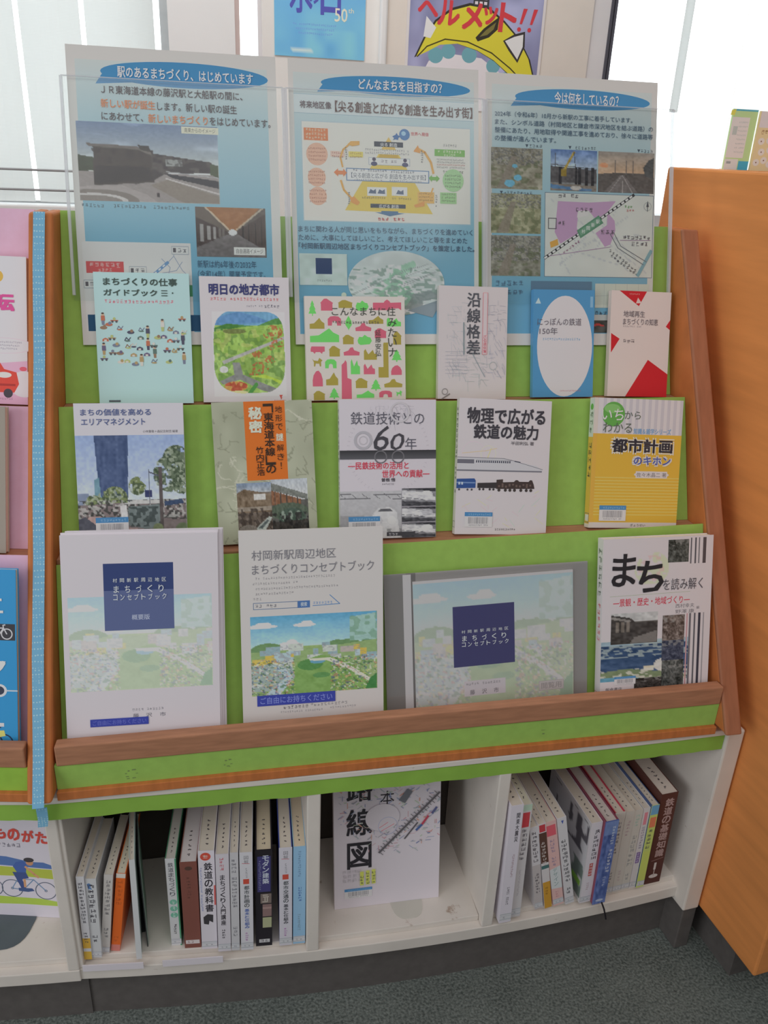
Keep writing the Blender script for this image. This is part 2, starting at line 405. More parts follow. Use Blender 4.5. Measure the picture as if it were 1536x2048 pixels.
#PART2
# ------------------------------------------------------------------ the room
def room():
    m = MB(); m.box(-3.2, 4.2, -2.2, 2.9, -0.05, 0.0); struct(m.build('floor', CARPET))
    m = MB(); m.box(-3.2, 4.2, 2.75, 2.9, 0.0, 1.145)
    m.box(-3.2, 4.2, 2.75, 2.9, 2.9, 3.3)
    m.box(0.171, 0.515, 2.75, 2.9, 1.145, 2.9)
    struct(m.build('wall_back', mat_noise('light_wall_paint', gl((208, 206, 203)), 0.02, 8, 0.85, 0.1)))
    m = MB(); m.box(0.531, 1.165, 2.735, 2.9, 1.145, 2.9); struct(m.build('wall_pillar', WALLM))
    m = MB(); m.box(-0.09, 0.092, 2.70, 2.9, 1.145, 2.9); struct(m.build('wall_column', CREAM))
    m = MB(); m.box(0.509, 0.531, 2.725, 2.75, 1.145, 2.9); struct(m.build('trim_1', CREAM, bevel=0.006))
    m = MB(); m.box(0.092, 0.106, 2.72, 2.75, 1.145, 2.9); struct(m.build('trim_2', mat_noise('pinkish_trim', gl((206, 190, 186)), 0.03, 8, 0.7, 0.2)))
    m = MB(); m.box(-3.2, -0.06, 2.66, 2.75, 1.145, 1.174); struct(m.build('trim_3', CREAM, bevel=0.004))
    # left window: frame, glass behind the blinds, two guard bars
    m = MB(); m.box(-0.114, -0.09, 2.76, 2.86, 1.145, 2.9); m.box(-3.2, -0.114, 2.76, 2.86, 1.145, 1.18)
    f = struct(m.build('window_1', METAL))
    g = MB(); g.box(-3.2, -0.114, 2.82, 2.826, 1.18, 2.9); g.build('pane', ACRYL, f)
    # narrow window between column and wall
    m = MB(); m.box(0.160, 0.171, 2.78, 2.86, 1.145, 2.9); f = struct(m.build('window_2', WFRAME))
    g = MB(); g.box(0.106, 0.160, 2.82, 2.826, 1.145, 2.9); g.build('pane', ACRYL, f)
    # right window
    m = MB(); m.box(1.165, 1.222, 2.74, 2.88, 1.145, 2.9); m.box(1.222, 4.2, 2.76, 2.86, 1.145, 1.19)
    f = struct(m.build('window_3', WFRAME))
    g = MB(); g.box(1.222, 1.230, 2.735, 2.80, 1.19, 2.9); g.box(1.234, 1.242, 2.735, 2.80, 1.19, 2.9); g.build('gasket', DFRAME, f)
    g = MB(); g.box(1.242, 4.2, 2.82, 2.826, 1.19, 2.9); g.build('pane', ACRYL, f)
    # vertical blinds
    r = empty('vertical_blind', T((-0.9, 2.70, 1.182)), 'grey white vertical window blind with bright slits between its slats', 'blind')
    xs = [-0.121, -0.315, -0.483, -0.650, -0.82, -0.99, -1.16, -1.33, -1.5]
    for a, b in zip(xs[1:], xs):
        m = MB((-0.9, 2.70, 1.182)); n = 6; w = b - a - 0.013
        A = []; B_ = []
        for i in range(n + 1):
            x = a + 0.0065 + w * i / n; y = 2.70 - 0.012 * math.sin(math.pi * i / n)
            A.append((x, y)); 
        poly = A + [(x, y + 0.0008) for x, y in A[::-1]]
        m.prism(poly, 1.182, 2.86); m.build('slat', BLIND, r)
    m = MB((-0.9, 2.70, 1.182)); m.box(-1.52, -0.11, 2.68, 2.73, 2.86, 2.9); m.build('head_rail', WFRAME, r)
    for z, lb in ((1.268, 'upper thin grey guard bar across the blind behind the pink rack'), (1.2155, 'lower thin grey guard bar across the blind behind the pink rack')):
        m = MB((-1.0, 2.655, z)); m.tube([(-1.6, 2.655, z), (-0.30, 2.655, z), (0.0, 2.655, z - .001), (0.02, 2.69, z), (0.02, 2.72, z)], 0.0032, 8)
        o = m.build('guard_bar', mat_noise('bar_metal', (165, 165, 168), 0.05, 30, 0.4, 0.4), smooth=True); o.location = (-1.0, 2.655, z); tag(o, lb, 'bar', 'guard bars of the left window')
    # hanging strip, then a backlit sheet made up in place of the bright wall
    m = MB((1.47, 2.72, 1.50)); m.box(1.457, 1.484, 2.715, 2.72, 1.505, 2.88)
    o = m.build('pull_strip', BLIND); o.location = (1.47, 2.72, 1.50)
    tag(o, 'pale bluish strip hanging in front of the bright right window', 'blind strip')
    m = MB((2.4, 2.70, 1.2)); m.box(1.66, 3.4, 2.70, 2.7012, 1.2, 2.86)
    sheet_mat = bpy.data.materials.new('backlit_sheet'); sheet_mat.use_nodes = True; t = sheet_mat.node_tree; t.nodes.clear()
    o_ = t.nodes.new('ShaderNodeOutputMaterial'); d = t.nodes.new('ShaderNodeBsdfDiffuse'); l = t.nodes.new('ShaderNodeBsdfTranslucent'); mx = t.nodes.new('ShaderNodeMixShader')
    for q in (d, l): q.inputs[0].default_value = (0.93, 0.91, 0.89, 1)
    mx.inputs[0].default_value = 0.72
    t.links.new(d.outputs[0], mx.inputs[1]); t.links.new(l.outputs[0], mx.inputs[2]); t.links.new(mx.outputs[0], o_.inputs[0])
    o = m.build('backlit_wall_sheet', sheet_mat); o.location = (2.4, 2.70, 1.2)
    tag(o, 'plain white backlit sheet standing in for the bright wall at the right', 'blind')
room()

# posters on the wall behind
def wall_posters():
    w, h = 0.263, 0.373
    r = empty('wall_poster', T((0.205, 2.747, 1.597)), 'sky blue event poster with purple brush lettering on the back wall', 'poster', 'posters on the back wall')
    a = CM(); a.box(0, w, 0, 0.0008, 0, h, (150, 195, 225)); a.plane((0, 0, h), (1, 0, 0), (0, 0, -1), w, h)
    p = Paint(30, 44, (96, 160, 225), (112, 182, 226)); p.tex(True, 8, 5, 3); p.tex(p.Y > .8, 10, 9, 5)
    p.ell(.3, .95, .12, .012, (190, 220, 235)); a.pic(0, 0, 1, 1, p)
    for i in range(3): a.micro(.2 + .03 * i, .77 + i * .03, .68 - .02 * i, .785 + i * .03, (112, 150, 225), i)
    a.build('paper', r, PAPER)
    t = CM(); t.plane((0, 0, h), (1, 0, 0), (0, 0, -1), w, h, 0.0004)
    pc = (84, 86, 176)
    t.text('水', .17, .44, .41, .70, pc, .02); t.text('の', .37, .50, .49, .635, pc, .02); t.text('日', .51, .44, .72, .70, pc, .03)
    t.text('50', .66, .655, .80, .745, (222, 222, 190), .01); t.text('th', .81, .65, .87, .682, (222, 222, 190), .01)
    t.build('title', r, PAPER)
    w, h = 0.424, 0.58
    r = empty('wall_poster', T((0.588, 2.732, 1.50)), 'helmet campaign poster with a yellow helmet and red slanted lettering', 'poster', 'posters on the back wall')
    a = CM(); a.box(0, w, 0, 0.0008, 0, h, (205, 200, 200)); a.plane((0, 0, h), (1, 0, 0), (0, 0, -1), w, h)
    V = lambda y: .500 + y * .00268
    U = lambda x: (x - 808) / 274
    p = Paint(60, 80, (120, 128, 170), (150, 150, 185)); p.tex(True, 38, 5, 1); p.tex(True, 16, 11, 8); p.fill(p.Y > V(175), (205, 200, 205))
    a.pic(.02, .02, .98, .98, p)
    q = lambda pts: [(U(x), V(y)) for x, y in pts]
    a.poly(q([(838, 150), (855, 118), (900, 104), (960, 108), (1015, 140), (1040, 160), (1040, 200), (838, 200)]), (214, 206, 212))
    for x, y, rr in ((868, 108, 15), (893, 100, 14), (935, 104, 15), (985, 120, 14), (1012, 140, 12)):
        a.ell(U(x), V(y), rr / 274, rr * .00268 * .9, (105, 160, 172))
    out = [(830, 112), (846, 80), (866, 52), (895, 32), (930, 22), (965, 25), (1000, 46), (1032, 72), (1056, 104), (1068, 134), (1062, 146), (1040, 147), (1015, 130), (985, 110), (950, 95), (910, 86), (875, 90), (848, 104)]
    a.poly(q([(x + (x - 950) * .035, y + (y - 85) * .07) for x, y in out]), (58, 56, 50)); a.poly(q(out), (206, 196, 52))
    a.line(q([(832, 112), (850, 94), (885, 80), (930, 82), (980, 98), (1020, 122), (1052, 146)]), .0035, (72, 66, 40))
    a.poly(q([(945, 74), (960, 58), (990, 36), (988, 58), (972, 72), (950, 80)]), (58, 54, 46)); a.poly(q([(953, 72), (965, 60), (984, 46), (980, 58), (968, 68)]), (120, 112, 60))
    a.poly(q([(1001, 76), (1022, 64), (1044, 58), (1046, 84), (1034, 112), (1014, 92)]), (62, 58, 58)); a.poly(q([(1005, 76), (1023, 68), (1041, 63), (1042, 84), (1033, 106), (1016, 88)]), (222, 218, 222))
    a.poly(q([(842, 78), (846, 44), (866, 62), (856, 80)]), (222, 218, 222))
    a.poly(q([(936, -30), (967, -30), (967, 24), (936, 22)]), (62, 62, 66))
    for k in range(4):
        for j in range(3): a.poly(q([(939 + j * 9, -10 + k * 8), (945 + j * 9, -10 + k * 8), (945 + j * 9, -5 + k * 8), (939 + j * 9, -5 + k * 8)]), (205, 198, 205))
    a.build('paper', r, PAPER)
    t = CM(); t.plane((0, 0, h), (1, 0, 0), (0, 0, -1), w, h, 0.0005)
    for k, (x0, x1, y0, y1) in zip('ヘルメット', ((829, 867, 20, 44), (868, 909, 17, 56), (917, 955, 18, 60), (958, 984, 22, 50), (990, 1022, 14, 60))):
        t.text(k, U(x0), V(y0), U(x1), V(y1), (206, 62, 70), .035, .06)
    for x in (1034, 1055):
        t.poly(q([(x + 3, 20), (x + 11, 20), (x + 2, 46), (x - 3, 46)]), (206, 62, 70)); t.ell(U(x - 3), V(55), .014, .010, (206, 62, 70))
    t.build('title', r, PAPER)
wall_posters()

# ------------------------------------------------------------------ white base cabinet with open compartments
SL = 0.0865
CX, CY = 0.265, 7.02
PHI = -2 * math.atan(SL)
ROT = T((CX, CY, 0)) @ Matrix.Rotation(PHI, 4, 'Z') @ T((-CX, -CY, 0))
def Yf(x): return 0.9605 + (x - 0.28) ** 2 / 9.2
def arc(x0, x1, off, n=22): return [(x0 + (x1 - x0) * i / n, Yf(x0 + (x1 - x0) * i / n) + off) for i in range(n + 1)]
def radial(x0, x1, yb):     # a board standing along a radius: plan corners front-left, front-right, back-right, back-left
    f = lambda x, y: x - (x - CX) / 6.0 * (y - 0.96)
    y0, y1 = Yf(x0), Yf(x1)
    return [(x0, y0), (x1, y1), (f(x1, yb), yb), (f(x0, yb), yb)]
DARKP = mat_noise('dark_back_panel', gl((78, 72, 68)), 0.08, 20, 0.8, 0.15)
def base_cabinet(M, L, label, main):
    r = empty('base_cabinet', M @ T(L), label, 'cabinet', 'white base cabinets under the racks')
    xr = 0.803 if main else 0.79
    YB = 1.195
    m = MB(L); m.prism(arc(-0.262, xr, 0.0) + [(xr - .03, YB), (-0.23, YB)], 0.115, 0.140); m.build('bottom_board', WHITE, r, 0.0015)
    segs = ((-0.247, 0.108), (0.129, 0.411), (0.431, xr)) if main else ((-0.247, 0.2), (0.22, xr),)
    for a, b in segs:
        m = MB(L); m.prism(arc(a + .001, b - .001, 0.0155, 12) + [(b - .03 * (b > .5) - .002, YB - .002), (a + .03 * (a < -.2) + .002, YB - .002)], 0.1405, 0.152); m.build('shelf_board', WHITE, r, 0.001)
    m = MB(L); m.prism(arc(-0.262, xr + (.005 if main else 0), 0.027) + [(xr - .03, 1.2), (-0.23, 1.2)], 0.0, 0.1149); m.build('toe_kick', DARKG, r)
    divs = ((-0.262, -0.247), (0.108, 0.129), (0.411, 0.431)) if main else ((-0.262, -0.247), (0.2, 0.22))
    for a, b in divs:
        m = MB(L); m.prism(radial(a, b, YB - .004), 0.1405, 0.4775); m.build('divider', WHITE, r, 0.002)
    if main:
        m = MB(L); P = [(0.801, 0.9635), (0.8345, 0.9665), (0.8345 - .0300, YB), (0.801 - .0300, YB)]; m.prism(P, 0.105, 0.512); m.build('end_panel', WHITE, r, 0.003)
        m = MB(L); m.prism([(0.8065, 0.969), (0.836, 0.972), (0.812, 1.2), (0.782, 1.2)], 0.0, 0.1048); m.build('end_plinth', DARKG, r, 0.002)
    else:
        m = MB(L); m.prism(radial(0.772, 0.79, YB - .004), 0.1405, 0.4775); m.build('divider', WHITE, r, 0.002)
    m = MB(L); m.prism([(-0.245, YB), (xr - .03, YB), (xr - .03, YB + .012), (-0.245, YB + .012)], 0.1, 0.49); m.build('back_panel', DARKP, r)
    x0, x1 = (-0.2605, 0.8005) if main else (-.27, .7885)
    tf = lambda off: [(x, 0.9595 + off + (x - .27) ** 2 * .026) for x in np.linspace(x0, x1, 13)]
    m = MB(L); m.prism(tf(0.003) + [(x1 - .03, 1.30), (x0 + .03, 1.30)], 0.4780, 0.5040); m.build('top_board', WHITE, r, 0.001)
    m = MB(L); m.prism(tf(0.0) + [(x1 - .0005, 1.0), (x0 + .0005, 1.0)], 0.5045, 0.5150); m.build('edge_strip', WHITE, r, 0.0015)
    m = MB(L)   # green paper tape on the front edge, torn along its lower side
    rnd = random.Random(4); n = 60; A = []; B_ = []
    for i in range(n + 1):
        x = x0 + .001 + (x1 - x0 - .002) * i / n; y = 0.9595 + (x - .27) ** 2 * .026
        A.append((x, y + .0022, 0.4755 + rnd.uniform(-.0016, .0014))); B_.append((x, y + .0022, 0.5038))
    vs = A + B_ + [(p[0], p[1] + .0007, p[2]) for p in A + B_]; N = n + 1
    fs = []
    for i in range(n):
        fs += [(i, i + 1, N + i + 1, N + i), (2 * N + i + 1, 2 * N + i, 3 * N + i, 3 * N + i + 1), (i + 1, i, 2 * N + i, 2 * N + i + 1), (N + i, N + i + 1, 3 * N + i + 1, 3 * N + i)]
    m.add(vs, fs); g = m.build('green_tape', GTAPE, r); g['label'] = 'bright green tape along the front edge'
    return r
L0 = (0.27, 0.98, 0.0)
base_cabinet(Matrix(), L0, 'white open cabinet with three book compartments under the green rack', True)
base_cabinet(ROT, L0, 'white open cabinet under the pink rack, cut by the left edge', False)

# ------------------------------------------------------------------ slanted magazine racks
EDGEW = mat_noise('reddish_edge', gl((152, 100, 74)), 0.12, 16, 0.5, 0.25, 0.05, (6, 1.2, 1.2))  # darker, redder tone for the front edge of the main rack's right panel
def xl(y): return -0.243 + SL * (y - 0.939)
def xr_(y): return 0.775 - SL * (y - 0.939)
def rack(M, L, label, board_mat, tr, main):
    r = empty('magazine_rack', M @ T(L), label, 'magazine rack', 'slanted magazine racks')
    FR = [(0.939, 0.530), (1.2885, 1.266)]
    prof = [FR[0], FR[1], (1.345, 1.266), (1.345, 0.530)]
    def panel(fx, th, side, edge=None):
        m = MB(L); A = []; B_ = []
        for y, z in prof:
            x = fx(y); A.append((x, y, z)); B_.append((x + side * th, y, z))
        m.loft(A, B_); o = m.build('side_panel', WOOD_SIDE, r, 0.0045, 3)
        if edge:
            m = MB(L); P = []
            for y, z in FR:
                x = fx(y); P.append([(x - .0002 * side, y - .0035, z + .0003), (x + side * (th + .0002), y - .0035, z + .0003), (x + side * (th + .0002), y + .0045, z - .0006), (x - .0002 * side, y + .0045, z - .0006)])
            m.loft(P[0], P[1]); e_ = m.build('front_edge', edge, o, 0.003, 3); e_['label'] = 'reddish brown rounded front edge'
        return o
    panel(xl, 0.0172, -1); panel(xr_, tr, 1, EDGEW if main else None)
    e = 0.0006
    def slab(name, y0, z0, y1, z1, th, mat, b=0.0, tilt=(0, 0)):    # board whose front face runs from (y0,z0) up to (y1,z1)
        m = MB(L); d = Vector((0, y1 - y0, z1 - z0)); nrm = Vector((0, d.z, -d.y)).normalized()
        q = []
        for y, z in ((y0, z0), (y1, z1)):
            for dz, x in ((tilt[0] if z == z1 else 0, xl(y) + e), (tilt[1] if z == z1 else 0, xr_(y) - e)): q.append(Vector((x, y, z + dz)))
        bl, br, tl, tr_ = q; o = nrm * th
        bb = [bl, br, br + o, bl + o, tl, tr_, tr_ + o, tl + o]
        for k in (2, 6): bb[k] = Vector((xr_(bb[k].y) - e, bb[k].y, bb[k].z))
        for k in (3, 7): bb[k] = Vector((xl(bb[k].y) + e, bb[k].y, bb[k].z))
        m.hexa(bb); return m.build(name, mat, r, b)
    slab('display_board', 1.2378, 1.0068, 1.325, 1.2665, 0.004, board_mat)
    slab('display_board', 1.131, 0.8230, 1.198, 1.0135, 0.004, board_mat)
    slab('display_board', 1.012, 0.5715, 1.092, 0.829, 0.003, board_mat, tilt=(-0.012, 0.004))
    def flat(name, y0, y1, z0, z1, mat, b=0.0, e2=0.0006):
        m = MB(L); m.prism([(xl(y0) + e2, y0), (xr_(y0) - e2, y0), (xr_(y1) - e2, y1), (xl(y1) + e2, y1)], z0, z1); return m.build(name, mat, r, b)
    flat('ledge', 1.2025, 1.243, 0.993, 1.0062, WOOD_TRIM)
    flat('ledge', 1.0965, 1.136, 0.809, 0.8225, WOOD_TRIM)
    flat('ledge', 0.9665, 1.020, 0.558, 0.5705, WOOD_TRIM)
    m = MB(L); m.prism([(xl(.965) + .004, .9635), (xr_(.965) - .001, .9635), (xr_(.98) - .001, .982), (xl(.98) + .004, .982)], 0.5725, 0.6055); m.build('lip', WOOD_TRIM, r, 0.002)
    flat('fascia', 0.9660, 0.972, 0.5310, 0.5722, GREEN if main else mat_noise('lime_board', gl((140, 178, 72)), 0.05, 60, 0.85, 0.1))
    flat('bottom_trim', 0.9590, 0.990, 0.5165, 0.5308, WOOD_SIDE, 0.001)
    flat('back_board', 1.332, 1.344, 0.53, 1.255, WOOD_SIDE)
    flat('base_board', 0.975, 1.33, 0.5165, 0.5300, WOOD_SIDE)
    if main:   # old tape residue on the green fascia
        rnd = random.Random(3)
        for (x, z, n, sc_) in ((-0.142, 0.5475, 9, .012), (-0.012, 0.5485, 7, .010), (0.476, 0.551, 3, .006)):
            a = CM(); a.plane((0, 0.9657, 0), (1, 0, 0), (0, 0, -1), 1, 1)
            for k in range(n):
                xx = x + rnd.uniform(-sc_, sc_); zz = z + rnd.uniform(-sc_, sc_) * .75; ww = rnd.uniform(.001, .004); hh = rnd.uniform(.0006, .002)
                a.rect(xx, -zz, xx + ww, -zz + hh, (112, 132, 80))
            a.v = [v - np.array(L) for v in a.v]; a.build('stain', r, PAPER)
    return r
LR = (0.265, 0.95, 0.53)
rack(Matrix(), LR, 'slanted wooden rack with three green display tiers of books', GREEN, 0.0285, True)
rack(ROT, LR, 'slanted wooden rack with pink display tiers, cut by the left edge', PINK, 0.0165, False)

# dotted blue tape over the joint of the two racks
def joint_tape():
    m = MB((-0.25, 1.0, 0.6)); A = [(0.9365, 0.5285), (1.2865, 1.2672)]
    pts = []
    for t in np.linspace(0, 1, 13):
        y = A[0][0] + (A[1][0] - A[0][0]) * t; z = A[0][1] + (A[1][1] - A[0][1]) * t
        x = -0.2612 + SL * (y - 0.939); wv = .0007 * math.sin(t * 19)
        pts.append((x - .0070 + wv, x + .0083 + wv * .6, y - 0.0012 * (1 + .3 * math.sin(t * 7)), z))
    pts = [(-0.2715, -0.2585, 0.9585, 0.4735), (-0.2700, -0.2560, 0.9580, 0.4870), (-0.2692, -0.2545, 0.9545, 0.512)] + pts
    vs = []; fs = []
    for a, b, y, z in pts: vs += [(a, y, z), (b, y, z), (b, y + .0004, z), (a, y + .0004, z)]
    for i in range(len(pts) - 1):
        for k in range(4): fs.append((4 * i + k, 4 * i + (k + 1) % 4, 4 * i + 4 + (k + 1) % 4, 4 * i + 4 + k))
    fs += [(0, 1, 2, 3), tuple(len(vs) - 4 + k for k in (3, 2, 1, 0))]
    m.add(vs, fs); o = m.build('tape_strip', BTAPE); o.location = (-0.25, 1.0, 0.6)
    tag(o, 'long blue tape strip with pale dots over the joint between the racks', 'tape')
joint_tape()

# ------------------------------------------------------------------ tall wooden cabinet at the right
def wood_cabinet():
    L = Vector((0.9, 1.1, 0)); px = lambda y: 0.838 - 0.1016 * (y - 0.97)
    r = empty('wood_cabinet', T(L), 'tall orange brown wooden cabinet standing against the right end of the rack', 'cabinet')
    P = [(px(.822), .822), (1.55, .90), (1.50, 1.62), (px(1.447), 1.447)]
    m = MB(L); m.prism(P, 0.104, 1.3565); m.build('carcass', WOOD_CAB, r, 0.004, 2)
    P2 = [(px(.90) + .035, .90), (1.5, .97), (1.45, 1.55), (px(1.42) + .035, 1.42)]
    m = MB(L); m.prism(P2, 0.0, 0.1038); m.build('plinth', DARKG, r)
wood_cabinet()
#PART3
# ------------------------------------------------------------------ pictures printed on posters and covers
def sky(p, hor, c0, c1, cl=22, seed=1):
    m = p.Y < hor
    p.fill(m, c0); a = np.clip(p.Y / hor, 0, 1)
    p.C = np.where(m[..., None], np.array(c0) * (1 - a[..., None]) + np.array(c1) * a[..., None], p.C)
    n = np.clip(vn(p.X, p.Y * 1.6, 4, seed) * .6 + vn(p.X, p.Y * 1.6, 9, seed + 5) * .4 - .45, 0, 1) * 4
    p.C += (np.clip(n, 0, 1) * m * cl)[..., None]; return p

def pic_station():
    p = Paint(150, 92, (170, 178, 178)); sky(p, .62, (112, 132, 165), (196, 200, 192), 32, 3)
    p.poly([(0, .42), (.12, .45), (.14, .60), (0, .64)], (66, 74, 58)); p.tex(p.Y > .4, 8, 20, 4)
    p.poly([(0, .62), (1, .62), (1, 1), (0, 1)], (152, 142, 140))
    p.poly([(.10, .30), (.11, .33), (.10, .80), (.53, .74), (.53, .33)], (74, 66, 64)); p.speck(p.inside([(.1, .33), (.53, .33), (.53, .76), (.1, .8)]), (58, 52, 52), 30, .55, 2, .7, 14)
    p.poly([(.12, .55), (.5, .55), (.52, .72), (.10, .78)], (54, 50, 52), .8)
    p.poly([(.06, .27), (.42, .29), (.52, .36), (.52, .40), (.42, .33), (.08, .31)], (110, 102, 98))
    p.poly([(.42, .27), (.50, .28), (.52, .36), (.44, .33)], (66, 62, 62))
    p.poly([(.52, .37), (.95, .46), (.97, .60), (.62, .62), (.52, .72)], (86, 78, 78)); p.speck(p.inside([(.52, .37), (.95, .46), (.97, .60), (.62, .62), (.52, .72)]), (60, 55, 58), 26, .5, 7, .8)
    p.rect(.62, .44, .74, .53, (150, 152, 150)); p.speck((p.X > .62) & (p.X < .74) & (p.Y > .44) & (p.Y < .53), (90, 88, 88), 50, .55, 1, .8)
    p.poly([(.94, .48), (1, .50), (1, .66), (.94, .62)], (78, 88, 66))
    p.poly([(.60, .62), (1, .70), (1, .80), (.66, .68)], (52, 52, 60)); p.line(.62, .60, 1, .66, .012, (170, 168, 170))
    p.poly([(.50, .78), (.62, .70), (1, .90), (1, 1), (.74, 1)], (140, 128, 118)); p.line(.62, .69, 1, .87, .018, (196, 188, 186), 1)
    p.poly([(0, .82), (.30, .79), (.47, .90), (.55, 1), (0, 1)], (166, 156, 154)); p.ell(.12, 1.0, .30, .15, (132, 122, 116)); p.ell(.10, 1.0, .24, .10, (196, 190, 188)); p.ell(.08, 1.0, .22, .075, (138, 128, 122))
    p.rect(.545, .87, .56, .93, (60, 52, 56)); p.tex(True, 6, 60, 9)
    return p
def pic_corridor():
    p = Paint(80, 54, (98, 88, 84)); c = (.50, .50)
    p.poly([(.14, 0), (.92, 0), (.58, .47), (.46, .47)], (162, 108, 66)); p.tex(p.Y < .5, 10, 16, 2)
    p.poly([(.0, 0), (.14, 0), (.47, .47), (.44, .5), (0, .22)], (104, 92, 84)); p.line(.14, .0, .46, .44, .03, (205, 190, 165), .8)
    p.line(.96, .0, .58, .44, .03, (200, 185, 160), .8)
    p.poly([(0, .2), (.44, .48), (.44, .54), (0, .82)], (74, 62, 60)); p.poly([(1, .1), (.60, .46), (.60, .55), (1, .86)], (78, 66, 62))
    for i, x in enumerate((.06, .16, .25, .32, .37)): p.rect(x, .32 + x * .32, x + .05 * (1 - x), .72 - x * .36, (172, 170, 168) if i < 3 else (120, 112, 108), .8)
    for x in (.66, .74, .84, .93): p.rect(x, .40 - (x - .6) * .5, x + .018, .62 + (x - .6) * .45, (46, 40, 42))
    p.poly([(.44, .54), (.60, .54), (1, .88), (1, 1), (0, 1), (0, .82)], (112, 106, 106)); p.tex(p.Y > .54, 10, 24, 5)
    p.ell(.52, .50, .06, .06, (236, 232, 226)); p.tex(True, 6, 40, 6); return p
def pic_aerial(seed, base, blue=False, houses=0.0):
    p = Paint(60, 52, base); p.tex(True, 22, 6, seed); p.tex(True, 20, 18, seed + 3)
    p.speck(p.Y < .3 + .2 * houses, (160, 156, 152), 36, .58, seed + 1, .6); p.speck(p.Y < .3 + .2 * houses, (98, 98, 100), 40, .6, seed + 2, .6)
    p.speck(p.Y > .3, (96, 106, 72), 14, .6, seed + 5, .5)
    p.poly([(.1, 1), (.4, .2), (.5, .2), (.34, 1)], (140, 128, 116), .75)
    if blue:
        for x, y, r in ((.36, .86, .10), (.52, .72, .08), (.46, .44, .05)): p.ell(x, y, r, r * .9, (108, 176, 204))
    p.tex(True, 8, 40, seed + 8); return p
def pic_crane():
    p = Paint(60, 52, (128, 130, 130)); sky(p, .55, (92, 122, 176), (182, 196, 208), 26, 4)
    p.poly([(0, .40), (1, .48), (1, .8), (0, .8)], (92, 88, 90)); p.line(0, .36, 1, .46, .02, (90, 88, 92))
    for x in (.18, .52, .60, .74, .88): p.rect(x, .42, x + .06, .86, (50, 48, 52))
    p.line(.50, .06, .26, .56, .05, (176, 146, 56)); p.line(.50, .06, .54, .5, .015, (70, 66, 60)); p.rect(.22, .48, .34, .64, (150, 124, 48)); p.line(.1, .1, .1, .6, .02, (96, 94, 96))
    p.poly([(0, .82), (1, .86), (1, 1), (0, 1)], (132, 122, 112)); p.poly([(.0, .84), (.4, .9), (.9, .94), (.9, 1), (0, .94)], (72, 124, 178), .8); p.ell(.55, .92, .12, .05, (190, 184, 178)); p.tex(True, 14, 22, 3); return p
def pic_sunset():
    p = Paint(66, 52, (86, 84, 84)); sky(p, .6, (150, 140, 132), (206, 166, 130), 14, 6); p.ell(.1, .34, .08, .06, (226, 150, 110))
    p.poly([(0, .55), (.4, .50), (1, .52), (1, 1), (0, 1)], (98, 90, 86)); p.poly([(.80, .36), (.9, .18), (1, .1), (1, .62), (.84, .58)], (84, 84, 84))
    p.poly([(.40, .56), (.46, .56), (.72, 1), (.1, 1)], (120, 112, 110)); 
    for a in (.2, .44, .62): p.line(.43, .56, a, 1, .012, (168, 160, 158))
    for x in (.3, .5, .62): p.rect(x, .2, x + .008, .55, (110, 102, 100))
    p.tex(True, 10, 26, 7); return p
def pic_city_park(pale=0.0, seed=2, n=(90, 62)):
    p = Paint(n[0], n[1], (150, 180, 110)); sky(p, .40, (92, 166, 206), (178, 214, 226), 8, seed)
    for x, y, w in ((.08, .13, .13), (.42, .13, .09), (.30, .36, .08)):
        p.ell(x, y, w, .025, (236, 240, 240)); p.ell(x + .02, y - .025, w * .5, .03, (236, 240, 240))
    for x, r in ((.13, .14), (.68, .10), (.76, .13), (.95, .1)): p.ell(x, .44, r, .10, (112, 150, 100))
    p.poly([(0, .45), (.3, .42), (.6, .42), (1, .36), (1, 1), (0, 1)], (146, 176, 116))
    rnd = random.Random(seed)
    for i in range(34):
        x = rnd.random(); x = x * .30 if i % 2 else .42 + x * .58
        y = .36 + rnd.random() * .22; w = .04 + rnd.random() * .08; h = .05 + rnd.random() * .07
        c = rnd.choice([(206, 214, 216), (176, 200, 206), (186, 176, 168), (212, 186, 84), (148, 178, 186), (196, 206, 196)])
        p.rect(x, y, x + w, y + h, c); p.speck((p.X > x) & (p.X < x + w) & (p.Y > y) & (p.Y < y + h), (150, 150, 156), 60, .62, i, .5)
    p.poly([(.78, .06), (.99, .02), (1, .36), (.78, .36)], (158, 196, 188)); p.speck((p.X > .78) & (p.Y < .36), (118, 162, 132), 24, .6, 3, .6)
    p.poly([(.36, .60), (.55, .52), (.75, .60), (1, .92), (1, 1), (.2, 1), (.30, .82)], (128, 170, 92)); p.tex(p.Y > .55, 9, 18, 5)
    p.ell(.46, .64, .10, .07, (92, 148, 82)); p.ell(.52, .60, .06, .03, (104, 164, 190)); p.ell(.55, .78, .07, .035, (98, 152, 88))
    p.poly([(.45, .56), (.62, .56), (.80, .70), (1, .92), (.97, .94), (.78, .74), (.60, .60), (.46, .59)], (228, 222, 192))
    p.poly([(0, .62), (.18, .60), (.32, .66), (.34, .78), (.2, .95), (0, .95)], (156, 176, 170)); p.poly([(.16, .62), (.26, .66), (.33, .80), (.22, 1), (.1, 1), (.27, .78)], (176, 200, 206))
    m = (p.Y > .55)
    for k, c in enumerate(((190, 120, 110), (92, 104, 150), (216, 200, 130), (70, 110, 70), (226, 226, 220))): p.speck(m & ((p.X < .34) | (p.X > .62)), c, 58, .78, 20 + k, .6)
    p.poly([(.94, .86), (1, .8), (1, 1), (.9, 1)], (70, 136, 74)); p.tex(True, 6, 50, 4)
    if pale: p.C = p.C * (1 - pale) + np.array((222, 222, 224)) * pale
    return p
